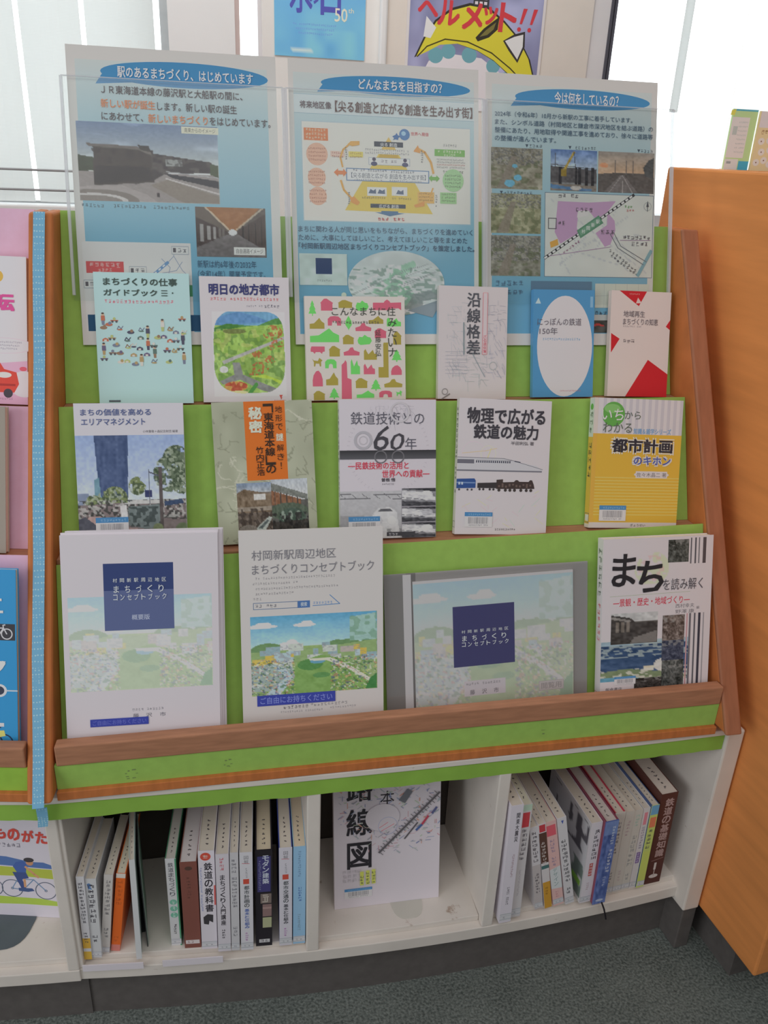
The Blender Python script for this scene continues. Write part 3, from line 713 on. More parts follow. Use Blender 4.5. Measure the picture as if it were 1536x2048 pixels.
def pic_village():
    p = Paint(140, 165, (212, 208, 212)); blob = ((np.abs(p.X - .5) / .5) ** 3.2 + (np.abs(p.Y - .47) / .50) ** 4 + .10 * (vn(p.X, p.Y, 7, 2) - .5) < .92)
    q = Paint(140, 165, (150, 186, 92)); q.fill(q.Y < .16, (112, 168, 206)); q.tex(q.Y < .16, 14, 6, 3)
    q.poly([(.1, .06), (.35, 0), (.6, .05), (.8, .12), (0, .16)], (96, 146, 198)); q.poly([(0, .20), (.2, .14), (.6, .17), (.85, .08), (1, .06), (1, .3), (0, .3)], (86, 146, 72))
    q.poly([(0, .24), (.4, .18), (1, .14), (1, .5), (0, .5)], (150, 190, 84)); q.tex(q.Y > .15, 20, 7, 5); q.speck(q.Y > .2, (100, 142, 70), 22, .6, 7, .6); q.speck((q.Y > .2) & (q.Y < .6), (190, 200, 112), 18, .66, 9, .6)
    q.poly([(.12, .58), (1, .28), (1, .315), (.3, .56), (.14, .62)], (176, 176, 172)); q.ell(.3, .23, .16, .03, (118, 130, 70))
    for k, (x, y, r) in enumerate(((.82, .24, .14), (.9, .36, .1), (.6, .50, .07), (.8, .42, .05), (.64, .66, .12), (.55, .74, .06), (.78, .56, .08))):
        q.speck(((q.X - x) / r) ** 2 + ((q.Y - y) / (r * .6)) ** 2 < 1, (190, 92, 58), 44, .52, k, .75)
    q.poly([(.26, .60), (.36, .60), (.40, .74), (.72, .86), (1, .95), (1, 1), (.66, .93), (.36, .80), (.12, .86), (.08, .82), (.28, .74)], (136, 138, 136))
    q.ell(.14, .68, .06, .04, (206, 208, 204)); q.ell(.30, .88, .16, .06, (200, 150, 80)); q.speck(((q.X - .3) / .16) ** 2 + ((q.Y - .88) / .06) ** 2 < 1, (184, 72, 56), 30, .5, 3, .8)
    q.poly([(.5, .76), (.8, .80), (1, .9), (1, .84), (.7, .74)], (176, 206, 70)); q.tex(True, 12, 34, 11)
    q.ell(.34, 1.0, .2, .07, (216, 208, 150))
    q.line(.05, .85, .16, .97, .05, (80, 150, 70)); q.line(.58, .86, .48, .97, .05, (80, 150, 70))
    p.C = np.where(blob[..., None], q.C, p.C); return p
def pic_plaza():
    p = Paint(150, 160, (140, 140, 140)); sky(p, .62, (150, 172, 214), (196, 206, 224), 4, 3)
    p.poly([(.17, 0), (.48, 0), (.46, .54), (.20, .54)], (74, 92, 132)); 
    p.tex((p.X > .17) & (p.X < .48) & (p.Y < .54), 12, 40, 3, 8); p.poly([(.16, .38), (.2, .36), (.22, .6), (.16, .6)], (112, 152, 170)); p.rect(0, .50, .1, .62, (132, 146, 172))
    for x, y, r, s in ((.92, .22, .13, 1), (.86, .34, .16, 2), (.97, .42, .1, 3), (.55, .44, .08, 4), (.34, .56, .12, 5), (.14, .58, .07, 6), (.24, .54, .06, 7)):
        m = ((p.X - x) / r) ** 2 + ((p.Y - y) / r) ** 2 < 1; rg = m & (vn(p.X, p.Y, 22, s + 40) > .28); p.fill(rg, (104, 120, 96) if s < 4 else (122, 136, 90)); p.speck(m, (66, 82, 62), 46, .52, s, .75); p.speck(m, (176, 186, 164), 52, .64, s + 9, .65)
    p.poly([(.0, .60), (1, .56), (1, 1), (0, 1)], (128, 116, 116))
    p.speck((p.Y > .56) & (p.Y < .74), (62, 64, 62), 44, .5, 5, .8); p.speck((p.Y > .56) & (p.Y < .72), (190, 190, 186), 50, .62, 6, .7)
    p.poly([(.38, .60), (.54, .56), (.78, .57), (.78, .60), (.54, .60)], (190, 190, 188)); p.poly([(.38, .61), (.44, .60), (.46, .78), (.40, .78)], (206, 204, 204))
    p.poly([(.46, .62), (.78, .60), (.78, .80), (.62, .82), (.46, .78)], (116, 128, 128)); p.speck((p.X > .46) & (p.X < .78) & (p.Y > .62) & (p.Y < .8), (60, 70, 70), 34, .52, 8, .75)
    p.rect(.62, .48, .68, .54, (58, 66, 110)); p.line(.66, .3, .66, .6, .012, (84, 86, 104)); p.line(.66, .32, .76, .36, .012, (84, 86, 104)); p.poly([(.8, .58), (.96, .56), (.98, .6), (.8, .62)], (60, 78, 110))
    p.rect(.75, .28, .785, .86, (92, 84, 84)); p.ell(.73, .82, .05, .05, (120, 132, 96)); p.ell(.96, .84, .07, .07, (108, 124, 92))
    p.poly([(.0, .78), (.10, .70), (.2, .70), (.42, .80), (.98, .86), (1, .92), (.2, .94), (.0, .96)], (178, 150, 146)); p.poly([(0, .72), (.06, .70), (.3, .88), (.2, .9), (0, .98)], (86, 88, 100)); p.poly([(0, 1), (0, .95), (.3, .90), (.7, .92), (.84, .90), (1, .96), (1, 1)], (70, 72, 84))
    p.tex(True, 9, 45, 4); return p
def pic_train_old():
    p = Paint(44, 60, (110, 98, 88)); sky(p, .2, (132, 150, 176), (176, 182, 186), 10, 2)
    p.poly([(0, .2), (.2, .12), (1, .24), (1, .6), (0, .6)], (122, 104, 84)); p.tex(True, 22, 12, 3); p.rect(.5, .22, .84, .34, (206, 204, 200)); p.rect(0, .48, 1, .56, (150, 138, 124))
    p.speck(p.Y > .5, (70, 60, 54), 14, .5, 4, .8); p.poly([(.52, .90), (.9, .68), (1, .70), (.76, .98), (.52, 1)], (176, 184, 178)); p.poly([(.58, .90), (.84, .74), (.9, .76), (.7, .92)], (92, 104, 104)); p.ell(.28, .92, .26, .09, (128, 120, 112)); p.tex(True, 14, 30, 7); return p
def pic_bridge_train():
    p = Paint(54, 60, (96, 96, 92)); sky(p, .4, (178, 186, 194), (206, 208, 208), 8, 2)
    p.poly([(0, .06), (1, .30), (1, .40), (0, .20)], (120, 124, 118)); p.poly([(0, .20), (.8, .38), (.8, .52), (0, .48)], (138, 96, 70))
    for x in (.08, .24, .4, .56, .7): p.rect(x, .2 + x * .2, x + .03, .5, (84, 76, 70))
    p.ell(.45, .60, .55, .16, (86, 100, 84)); p.ell(.55, .72, .38, .18, (74, 92, 80))
    for x in (.3, .5, .72): p.ell(x, .68, .06, .09, (132, 148, 134))
    p.poly([(0, .8), (1, .76), (1, 1), (0, 1)], (64, 60, 56)); p.speck(p.Y > .62, (44, 42, 42), 16, .52, 5, .8); p.tex(True, 16, 26, 8); return p
def pic_shinkansen_old():
    p = Paint(64, 52, (176, 176, 180)); p.C += ((.5 - p.Y) * 20)[..., None]
    for y in (.06, .15): p.line(0, y, 1, y + .02, .012, (92, 92, 98))
    for i in range(6): p.line(i * .18, .06, i * .18 + .1, .16, .010, (110, 110, 116))
    p.poly([(.54, .46), (.62, .36), (.80, .34), (.92, .44), (.98, 1), (.42, 1), (.46, .7)], (204, 204, 206)); p.poly([(.60, .44), (.66, .37), (.80, .37), (.86, .44)], (92, 92, 98)); p.ell(.84, .62, .07, .09, (228, 228, 230)); p.ell(.62, .62, .07, .08, (190, 190, 194))
    p.poly([(0, .5), (.4, .52), (.42, 1), (0, 1)], (156, 156, 160)); p.speck(p.Y > .8, (120, 120, 124), 14, .5, 3, .7); p.tex(True, 7, 30, 2); return p
def pic_grey_train(seed):
    p = Paint(36, 24, (132, 132, 138)); p.poly([(0, .1), (.6, .2), (1, .5), (1, .7), (0, .6)], (204, 204, 208)); p.ell(.74, .36, .16, .26, (212, 212, 216) if seed % 2 else (176, 176, 182)); p.poly([(0, .0), (1, .0), (1, .2), (.5, .1)], (58, 58, 64))
    p.poly([(0, .7), (1, .8), (1, 1), (0, 1)], (70, 70, 76)); p.line(0, .5, .6, .62, .03, (88, 88, 98)); p.tex(True, 24, 14, seed); return p
def pic_dark(seed, base=(74, 72, 70), amt=26):
    p = Paint(40, 40, base); p.tex(True, amt, 7, seed); p.tex(True, amt, 20, seed + 4); p.speck(p.Y < .3, (150, 150, 148), 9, .62, seed + 2, .6); return p
def pic_old_street():
    p = Paint(44, 30, (92, 88, 84)); p.fill(p.Y < .3, (190, 192, 192)); p.poly([(0, .05), (.4, .16), (.52, .3), (.9, .32), (1, .4), (1, 1), (0, 1)], (70, 66, 64)); p.poly([(0, .1), (.42, .24), (.4, .3), (0, .18)], (140, 136, 132))
    for x in (.1, .22, .34): p.rect(x, .3, x + .06, .6, (124, 116, 108))
    p.tex(True, 18, 16, 4); p.poly([(.5, .8), (1, .6), (1, 1), (.4, 1)], (136, 132, 128), .8); return p
def pic_bay():
    p = Paint(60, 44, (58, 84, 122)); p.C += ((p.Y - .5) * 24)[..., None]; p.fill(p.Y < .1, (150, 176, 190)); p.tex(p.Y > .1, 12, 8, 3, 20)
    p.speck(p.Y < .4, (176, 190, 186), 18, .60, 3, .75, 30); p.ell(.72, .62, .11, .16, (206, 206, 200)); p.rect(.5, .62, .6, .74, (214, 206, 180)); p.poly([(0, .72), (.3, .66), (.55, .74), (.9, .82), (1, .9), (1, 1), (0, 1)], (122, 140, 104)); p.speck(p.Y > .66, (210, 208, 196), 20, .6, 5, .8); p.ell(.15, .93, .3, .08, (96, 158, 184)); p.tex(True, 10, 30, 8); return p

# ------------------------------------------------------------------ information posters in clear holders
POST = (1.2365, 1.010, .30)
def lean(x, base, roll=0.0):
    y0, z0, s = base
    return T((x, y0, z0)) @ Matrix.Rotation(-math.atan(s), 4, 'X') @ Matrix.Rotation(-math.radians(roll), 4, 'Y')
BLUES = [(194, 202, 200), (164, 192, 200), (126, 176, 196), (106, 164, 192), (102, 164, 196)]
def poster(x, w, h, t0, label, art, title, extra=None, roll=0.0):
    M = lean(x, POST, roll) @ T((0, 0, t0))
    r = empty('information_poster', M, label, 'poster', 'light blue posters on the top tier')
    a = CM(); a.box(0, w, 0, 0.0006, 0, h, (203, 200, 196)); a.plane((0, 0, h), (1, 0, 0), (0, 0, -1), w, h)
    art(a); a.build('sheet', r, PAPER)
    t = CM(); t.plane((0, 0, h), (1, 0, 0), (0, 0, -1), w, h, 0.0012); title(t); t.build('heading', r, PAPER)
    if extra: t = CM(); t.plane((0, 0, h), (1, 0, 0), (0, 0, -1), w, h, 0.0012); extra(t); t.build('body_text', r, PAPER)
def bubble(a, u0, u1, v, rv, tail):
    c = (74, 140, 188); a.ell((u0 + u1) / 2, v, (u1 - u0) / 2, rv, c, 40)
    a.poly([(u0 + .02, v - rv * .1), (u0 + .12, v + rv * .5), (u0 + .16, v + rv * .75), tail], c)
DK = (78, 66, 72); OR = (218, 122, 66); SLATE = (66, 92, 118)
def art1(a):
    a.grad(.04, .045, .955, .955, BLUES, [0, .2, .55, .8, 1]); bubble(a, .155, .96, .080, .042, (.13, .122))
    a.pic(.028, .246, .70, .508, pic_station())
    a.rect(.525, .249, .705, .272, (214, 208, 186)); a.text('南東からのイメージ', .54, .253, .69, .268, (96, 90, 84))
    a.micro(.03, .518, .14, .53, (86, 106, 122), 1); a.micro(.18, .518, .34, .53, (86, 106, 122), 2); a.micro(.37, .518, .55, .53, (86, 106, 122), 3)
    a.pic(.575, .518, .925, .69, pic_corridor()); a.rect(.76, .655, .918, .682, (214, 212, 206)); a.text('自由通路イメージ', .772, .66, .908, .677, (92, 88, 90))
    a.rect(.022, .645, .545, .955, (206, 204, 202))
    G_ = (150, 160, 180)
    for pts in ([(.30, .79), (.42, .72), (.46, .69), (.46, .66)], [(.46, .69), (.5, .74), (.53, .76)], [(.31, .81), (.40, .75), (.47, .74), (.50, .71)], [(.02, .80), (.10, .77), (.2, .80), (.28, .785), (.33, .80)], [(.24, .74), (.30, .80), (.26, .9)], [(.40, .70), (.44, .73), (.42, .78)], [(.05, .9), (.2, .84), (.36, .86), (.5, .8)]): a.line(pts, .0010, G_)
    a.line([(.29, .795), (.43, .712)], .0042, (110, 148, 190))
    for k in range(6): a.line([(.30 + k * .021, .789 - k * .0125), (.308 + k * .021, .784 - k * .0125)], .0020, (226, 228, 232))
    a.rect(.036, .712, .215, .752, (204, 86, 88)); a.micro(.05, .717, .2, .733, (232, 170, 168), 5); a.micro(.09, .736, .16, .748, (232, 170, 168), 6)
    for u, v in ((.45, .655), (.24, .727), (.02, .775)):
        a.rect(u, v, u + .085, v + .03, (168, 172, 178)); a.rect(u + .003, v + .003, u + .082, v + .027, (206, 205, 203)); a.rect(u + .008, v + .007, u + .022, v + .022, (96, 92, 98)); a.micro(u + .028, v + .008, u + .078, v + .022, (104, 104, 112), int(u * 50))
    a.rect(.495, .66 + .13, .545, .83, (70, 140, 96)); a.rect(.03, .895, .95, .952, (46, 84, 118)); a.micro(.6, .915, .9, .935, (190, 200, 210), 8)
def head1(t):
    t.text('駅のあるまちづくり、はじめています', .235, .062, .885, .098, (216, 226, 228), .02)
    t.text('ＪＲ東海道本線の藤沢駅と大船駅の間に、', .155, .126, .83, .154, DK, .01)
    t.text('新しい駅が誕生', .15, .171, .405, .199, OR, .015); t.text('します。新しい駅の誕生', .415, .172, .80, .200, DK, .01)
    t.text('にあわせて、', .15, .214, .345, .240, DK, .01); t.text('新しいまちづくり', .37, .213, .655, .242, OR, .015); t.text('をはじめています。', .665, .214, .965, .241, DK, .01)
def body1(t):
    t.text('新駅は約6年後の2032年', .575, .703, .87, .729, SLATE); t.text('（令和14年）開業予定です。', .575, .738, .915, .764, SLATE)
poster(-0.1870, .2905, .411, .081, 'light blue poster with photos of a dark station building and a corridor', art1, head1, body1)

def art2(a):
    a.grad(.025, .045, .975, .965, BLUES, [0, .25, .6, .85, 1]); bubble(a, .165, .955, .075, .033, (.145, .108))
    a.rect(.025, .118, .975, .182, (196, 206, 208)); a.line([(.025, .118), (.975, .118)], .0007, (140, 170, 184)); a.line([(.025, .183), (.975, .183)], .0007, (140, 170, 184))
    a.rect(.058, .208, .957, .557, (166, 186, 196)); a.rect(.062, .211, .953, .554, (214, 208, 200))
    u = lambda x: .055 + (x - 185) / 1100 * .90
    v = lambda y, x=740: .209 + (y - 775 - (x - 740) * .05) / 640 * .346
    R = lambda x0, y0, x1, y1, c: a.rect(u(x0), v(y0, x0), u(x1), v(y1, x1), c)
    R(200, 780, 372, 1370, (216, 206, 198)); R(205, 792, 357, 878, (212, 116, 60))
    for k in range(3): a.micro(u(215), v(800 + k * 25, 280), u(345), v(818 + k * 25, 280), (236, 190, 160), k)
    for x, y, rr in ((285, 962, 68), (280, 1110, 57), (285, 1232, 56)):
        a.circ(u(x), v(y, x), rr / 1100 * .9 * a.w, (222, 166, 140))
        for k in range(4): a.micro(u(x - 55), v(y - 42 + k * 24, x), u(x + 55), v(y - 30 + k * 24, x), (170, 92, 72), k + x)
    Y1, Y2 = (216, 186, 74), (196, 160, 52)
    a.poly([(u(745), v(855)), (u(1030), v(1352)), (u(455), v(1342))], Y1); a.poly([(u(745), v(855)), (u(790), v(935)), (u(700), v(935))], (222, 176, 80)); a.poly([(u(700), v(940)), (u(790), v(940)), (u(815), v(1000)), (u(672), v(1000))], Y2)
    R(650, 882, 838, 925, (48, 58, 74)); a.text('尖る 創造', u(690), v(893), u(800), v(917), (214, 216, 216), .01)
    R(585, 930, 880, 975, (214, 208, 200))
    for k in range(2): a.micro(u(590), v(935 + k * 20), u(878), v(949 + k * 20), (136, 132, 138), k + 4)
    R(613, 985, 882, 1047, (150, 160, 176)); R(616, 988, 879, 1044, (218, 214, 208))
    for x in (648, 850): a.circ(u(x), v(1003), 12 / 1100 * .9 * a.w, (66, 60, 88)); a.ell(u(x), v(1032), .017, .008, (66, 72, 110))
    a.micro(u(690), v(1005), u(740), v(1025), (136, 130, 140)); a.micro(u(755), v(1005), u(800), v(1025), (136, 130, 140))
    R(467, 1052, 1008, 1162, (92, 128, 170)); R(473, 1058, 1002, 1156, (214, 214, 216))
    a.micro(u(510), v(1068), u(730), v(1084), (92, 96, 112), 3); a.micro(u(755), v(1072), u(910), v(1088), (92, 96, 112), 4)
    a.text('【尖る創造と広がる 創造を生み出す街】', u(500), v(1094), u(985), v(1128), (74, 84, 104)); a.micro(u(515), v(1134), u(700), v(1148), (136, 140, 150), 5); a.micro(u(745), v(1134), u(960), v(1148), (136, 140, 150), 6)
    R(600, 1178, 727, 1242, (220, 216, 212)); R(760, 1180, 862, 1243, (220, 216, 212))
    for x in (632, 690, 812): a.poly([(u(x - 24), v(1226)), (u(x - 10), v(1198)), (u(x + 8), v(1208)), (u(x + 24), v(1196)), (u(x + 26), v(1228))], (84, 100, 128))
    a.micro(u(565), v(1248), u(720), v(1262), (140, 120, 70), 1); a.micro(u(760), v(1248), u(890), v(1262), (140, 120, 70), 2)
    R(620, 1288, 850, 1326, (50, 62, 80)); a.text('広がる 創造', u(675), v(1297), u(805), v(1320), (214, 216, 216), .01)
    a.poly([(u(690), v(1340)), (u(800), v(1340)), (u(800), v(1352)), (u(845), v(1352)), (u(745), v(1374)), (u(650), v(1350)), (u(690), v(1350))], (70, 112, 150))
    a.micro(u(665), v(1380), u(740), v(1404), (190, 66, 66), 1); a.micro(u(765), v(1380), u(848), v(1404), (190, 66, 66), 2)
    a.circ(u(848), v(835), .0082, (64, 120, 178)); a.ell(u(842), v(828), .012, .008, (150, 190, 214)); a.poly([(u(768), v(850)), (u(790), v(838)), (u(796), v(826)), (u(806), v(842)), (u(826), v(846)), (u(808), v(858)), (u(806), v(872)), (u(788), v(868)), (u(772), v(874)), (u(780), v(860))], (52, 106, 168))
    a.text('世界へ発信', u(890), v(826, 950), u(1006), v(850, 950), (196, 66, 78), .01)
    R(1045, 935, 1247, 990, (106, 172, 72)); a.micro(u(1065), v(945, 1140), u(1225), v(962, 1140), (204, 226, 180)); a.micro(u(1105), v(968, 1140), u(1185), v(984, 1140), (204, 226, 180)); a.micro(u(1100), v(906, 1140), u(1195), v(922, 1140), (140, 140, 140))
    for k in range(4): a.micro(u(1058), v(1002 + k * 17, 1140), u(1250), v(1013 + k * 17, 1140), (180, 120, 116) if k == 2 else (136, 136, 136), k)
    a.micro(u(1098), v(1080, 1150), u(1240), v(1096, 1150), (96, 116, 90)); a.circ(u(1168), v(1145, 1168), .0168, (152, 196, 140))
    for k in range(4): a.micro(u(1112), v(1106 + k * 24, 1160), u(1220), v(1120 + k * 24, 1160), (86, 112, 80), k + 3)
    for x0, y0, x1, y1, c, d in ((1080, 1222, 1190, 1302, (146, 192, 130), (84, 110, 76)), (930, 1216, 1040, 1296, (222, 168, 84), (150, 100, 50)), (370, 942, 458, 982, (222, 182, 166), (170, 90, 80)), (485, 946, 577, 986, (226, 196, 92), (160, 120, 50))):
        R(x0, y0, x1, y1, c)
        for k in range(3 if y1 - y0 > 60 else 2): a.micro(u(x0 + 8), v(y0 + 8 + k * 22, (x0 + x1) / 2), u(x1 - 8), v(y0 + 20 + k * 22, (x0 + x1) / 2), d, k)
    AO = (226, 160, 72)
    a.line([(u(445), v(1060)), (u(432), v(1000)), (u(450), v(950)), (u(500), v(905))], .0026, AO); a.poly([(u(478), v(915)), (u(500), v(893)), (u(556), v(890)), (u(556), v(915)), (u(510), v(925))], AO)
    a.line([(u(432), v(1150)), (u(450), v(1210)), (u(500), v(1265))], .003, AO); a.poly([(u(488), v(1262)), (u(515), v(1250)), (u(552), v(1290)), (u(535), v(1308)), (u(495), v(1290))], (222, 146, 66))
    a.line([(u(1036), v(1080)), (u(1020), v(1010)), (u(980), v(945)), (u(940), v(925))], .0034, AO); a.poly([(u(905), v(942)), (u(935), v(900)), (u(952), v(952))], (222, 146, 66)); a.line([(u(1032), v(1180)), (u(1010), v(1240))], .0022, AO); a.poly([(u(905), v(1295)), (u(975), v(1268)), (u(975), v(1300)), (u(915), v(1312))], (222, 146, 66))
    for x in (470, 962, 482, 1055): 
        y = 930 if x in (470, 962) else 1220
        a.micro(u(x - 6), v(y), u(x + 6), v(y + 85), (92, 92, 100), x, True)
    a.poly([(u(388), v(1098)), (u(415), v(1072)), (u(415), v(1086)), (u(448), v(1086)), (u(448), v(1072)), (u(472), v(1098)), (u(448), v(1124)), (u(448), v(1110)), (u(415), v(1110)), (u(415), v(1124))], (226, 122, 66))
    a.poly([(u(1005), v(1112)), (u(1025), v(1092)), (u(1025), v(1104)), (u(1055), v(1104)), (u(1055), v(1092)), (u(1078), v(1114)), (u(1055), v(1138)), (u(1055), v(1126)), (u(1025), v(1126)), (u(1025), v(1138))], (106, 172, 72))
    a.rect(.03, .672, .28, .785, (188, 208, 208)); p = Paint(24, 16, (190, 206, 200)); p.tex(True, 12, 7, 3); a.pic(.03, .672, .28, .785, p); a.rect(.115, .688, .2, .745, (52, 72, 112)); a.micro(.12, .765, .2, .772, (140, 150, 150))
    q = Paint(70, 60, (196, 204, 202)); 
    q.poly([(.2, .68), (.45, .3), (.62, .25), (.6, .48), (.82, .85), (.5, .92), (.3, .86)], (150, 190, 166)); q.poly([(.45, .3), (.7, .1), (.76, .16), (.6, .36)], (156, 196, 172)); q.tex(True, 12, 9, 2); q.speck(True & (q.Y > .2), (226, 226, 222), 22, .62, 4, .8); q.speck(q.Y > .2, (132, 156, 146), 24, .66, 5, .8); q.poly([(.55, .9), (.86, .6), (1, .72), (.8, 1)], (136, 146, 146), .8)
    for y in (.2, .3, .42): q.line(.55, y + .1, .95, y - .12, .008, (140, 146, 150))
    q.line(0, .7, .6, .3, .008, (150, 158, 158)); q.line(.1, .85, .95, .3, .008, (160, 166, 166))
    n = 48; P = [(0.545 + .262 * math.cos(t), .775 + .118 * math.sin(t)) for t in np.linspace(0, 2 * math.pi, n, endpoint=False)]
    inside = ((q.X - .5) / .5) ** 2 + ((q.Y - .5) / .5) ** 2
    rr = np.sqrt(np.maximum(np.abs(q.X - .5), np.abs(q.Y - .5)) ** 2 / np.maximum((q.X - .5) ** 2 + (q.Y - .5) ** 2, 1e-9))
    X0, Y0 = q.X.copy(), q.Y.copy(); q.X = .5 + (X0 - .5) * rr; q.Y = .5 + (Y0 - .5) * rr     # square grid pressed into a disc
    a.pic(.283, .657, .807, .893, q); a.poly([(.60, .875), (.80, .83), (.74, .90)], (136, 150, 158))
    for u_, v_, r_ in ((.26, .82, .004), (.22, .835, .003)): a.circ(u_, v_, r_, (196, 208, 190))
    a.rect(.0, .962, 1, 1, (203, 200, 196))
def head2(t):
    t.text('どんなまちを目指すの？', .36, .056, .80, .092, (216, 226, 228), .025)
    t.text('将来地区像', .055, .142, .215, .166, (92, 76, 84), .02); t.text('【尖る創造と広がる創造を生み出す街】', .235, .136, .965, .174, (96, 72, 70), .02)
def body2(t):
    for k, (s_, e) in enumerate((('まちに関わる人が同じ思いをもちながら、まちづくりを進めていく', .965), ('ために、大事にしてほしいこと、考えてほしいこと等をまとめた', .935), ('「村岡新駅周辺地区まちづくりコンセプトブック」を策定しました。', .975))):
        t.text(s_, .03, .574 + k * .030, e, .596 + k * .030, SLATE, .005 if k < 2 else .015)
poster(0.1213, .2905, .411, .081, 'light blue poster with a yellow pyramid diagram in the middle', art2, head2, body2)

def art3(a):
    a.grad(.035, .04, .965, .955, BLUES, [0, .3, .62, .85, 1]); bubble(a, .165, .955, .079, .036, (.14, .115))
    for x0, x1, y, s_ in ((.225, .325, .25, 1), (.475, .64, .249, 2), (.885, .98, .25, 3), (.08, .27, .423, 4)):
        a.poly([(x0, y), (x0 + .018, y), (x0 + .009, y + .012)], (70, 84, 100)); a.micro(x0 + .02, y, x1, y + .012, (84, 96, 108), s_)
    a.pic(.03, .265, .325, .415, pic_aerial(1, (146, 140, 122), True, .6)); a.pic(.372, .263, .645, .415, pic_crane()); a.pic(.652, .263, .99, .415, pic_sunset())
    a.pic(.03, .432, .318, .578, pic_aerial(9, (152, 150, 118), False, .3)); a.pic(.03, .586, .318, .737, pic_aerial(15, (138, 136, 122), False, 1.6))
    a.rect(.340, .422, .992, .738, (92, 112, 136)); p = Paint(70, 50, (203, 206, 200)); p.tex(True, 5, 8, 3)
    for k in range(14):
        rnd = random.Random(k); p.line(rnd.random(), rnd.random(), rnd.random(), rnd.random(), .008, (184, 188, 190), 1, .8)
    a.pic(.343, .424, .989, .736, p)
    u = lambda x: .343 + (x - 375) / 570 * .646
    v = lambda y, x=660: .424 + (y - 1005 - (x - 660) * .045) / 420 * .312
    Z = lambda pts, c: a.poly([(u(x), v(y, x)) for x, y in pts], c)
    PU = (188, 150, 186)
    Z([(440, 1035), (600, 1045), (600, 1110), (545, 1115), (540, 1175), (560, 1190), (455, 1250), (425, 1190)], PU); Z([(600, 1045), (745, 1040), (700, 1095), (640, 1130), (600, 1085)], PU); Z([(700, 1095), (740, 1140), (745, 1190), (720, 1260), (690, 1272), (640, 1200), (700, 1160)], PU); Z([(540, 1120), (545, 1085), (600, 1085), (600, 1110)], (206, 204, 202))
    a.line([(u(375), v(1320, 375)), (u(840), v(1010, 840))], .0046, (58, 58, 62))
    for k in range(22): 
        t0 = k / 22; t1 = t0 + .022
        a.line([(u(375 + 465 * t0), v(1320 - 310 * t0, 375 + 465 * t0)), (u(375 + 465 * t1), v(1320 - 310 * t1, 375 + 465 * t1))], .0030, (214, 214, 210))
    Z([(540, 1185), (655, 1110), (680, 1150), (560, 1225)], (92, 142, 112)); Z([(552, 1188), (655, 1120), (668, 1142), (562, 1212)], (112, 158, 130))
    for k, s_ in enumerate('村岡新駅'):
        x = 566 + k * 25; y = 1188 - k * 16; a.text(s_, u(x), v(y - 8, x), u(x + 18), v(y + 12, x), (206, 216, 206), .02)
    Z([(400, 1240), (440, 1225), (445, 1255), (405, 1270)], (214, 160, 70)); a.frame(u(392), v(1120, 400), u(432), v(1172, 400), .0012, (96, 92, 96))
    for x0, y0, x1 in ((440, 998, 548), (530, 1070, 625), (785, 1215, 935), (830, 1250, 925), (440, 1135, 480), (665, 1185, 740)): a.micro(u(x0), v(y0, x0), u(x1), v(y0 + 20, x0), (92, 84, 92), x0)
    for k in range(6): x = 468 + k * 15; a.micro(u(x), v(1286 - k * 10, x), u(x + 16), v(1298 - k * 10, x), (150, 96, 130), k)
    for k in range(9): x = 712 + k * 17; y = 1285 + k * 13; a.micro(u(x), v(y, x), u(x + 17), v(y + 14, x), (84, 84, 92), k); a.micro(u(x + 8), v(y + 26, x), u(x + 26), v(y + 40, x), (84, 84, 92), k + 9)
    a.line([(u(870), v(1425, 870)), (u(940), v(1300, 940))], .0056, (122, 166, 178)); a.line([(u(715), v(1200)), (u(760), v(1275)), (u(900), v(1370, 900))], .001, (110, 112, 120)); a.line([(u(735), v(1195)), (u(775), v(1265)), (u(915), v(1355, 915))], .001, (110, 112, 120))
    a.line([(u(770), v(1240, 770)), (u(935), v(1245, 935))], .0008, (150, 110, 150)); a.line([(u(400), v(1310, 400)), (u(720), v(1270))], .0008, (160, 120, 160)); a.ring(u(915), v(1070, 915), .0064, .0006, (150, 154, 156)); a.line([(u(915), v(1045, 915)), (u(915), v(1095, 915))], .001, (84, 84, 90)); Z([(915, 1040), (922, 1072), (908, 1072)], (84, 84, 90))
    for x, y, c in ((790, 1062, (110, 160, 100)), (800, 1080, (200, 130, 130))): a.micro(u(x), v(y, x), u(x + 45), v(y + 14, x), c, x)
    a.micro(.05, .755, .22, .775, (90, 124, 150), 1); a.micro(.12, .79, .22, .81, (90, 124, 150), 2)
    a.rect(.262, .755, .625, .955, (92, 124, 150)); a.rect(.645, .762, .975, .855, (196, 200, 188))
    for k in range(4): a.line([(.7 + k * .07, .762), (.7 + k * .07, .855)], .0006, (170, 176, 170))
    a.line([(.645, .81), (.975, .80)], .0006, (170, 176, 170)); a.micro(.645, .868, .72, .882, (70, 90, 110), 4)
    q = Paint(40, 24, (74, 74, 70)); q.tex(True, 22, 8, 3); q.fill(q.Y < .3, (176, 180, 178)); q.speck((q.Y > .3) & (q.Y < .7), (180, 66, 62), 11, .62, 4); a.pic(.64, .882, .975, .952, q)
def head3(t):
    t.text('今は何をしているの？', .39, .056, .765, .100, (216, 226, 228), .02)
    for k, (s_, e) in enumerate((('2024年（令和6年）10月から新駅の工事に着手しています。', .85), ('また、シンボル道路（村岡地区と鎌倉市深沢地区を結ぶ道路）の', .975), ('整備にあたり、用地取得や関連工事を進めており、徐々に道路等', .975), ('の整備が進んでいます。', .40))):
        t.text(s_, .05, .135 + k * .029, e, .155 + k * .029, SLATE, .004)
poster(0.4235, .2870, .411, .079, 'light blue poster with several site photos and a pink area map', art3, head3)

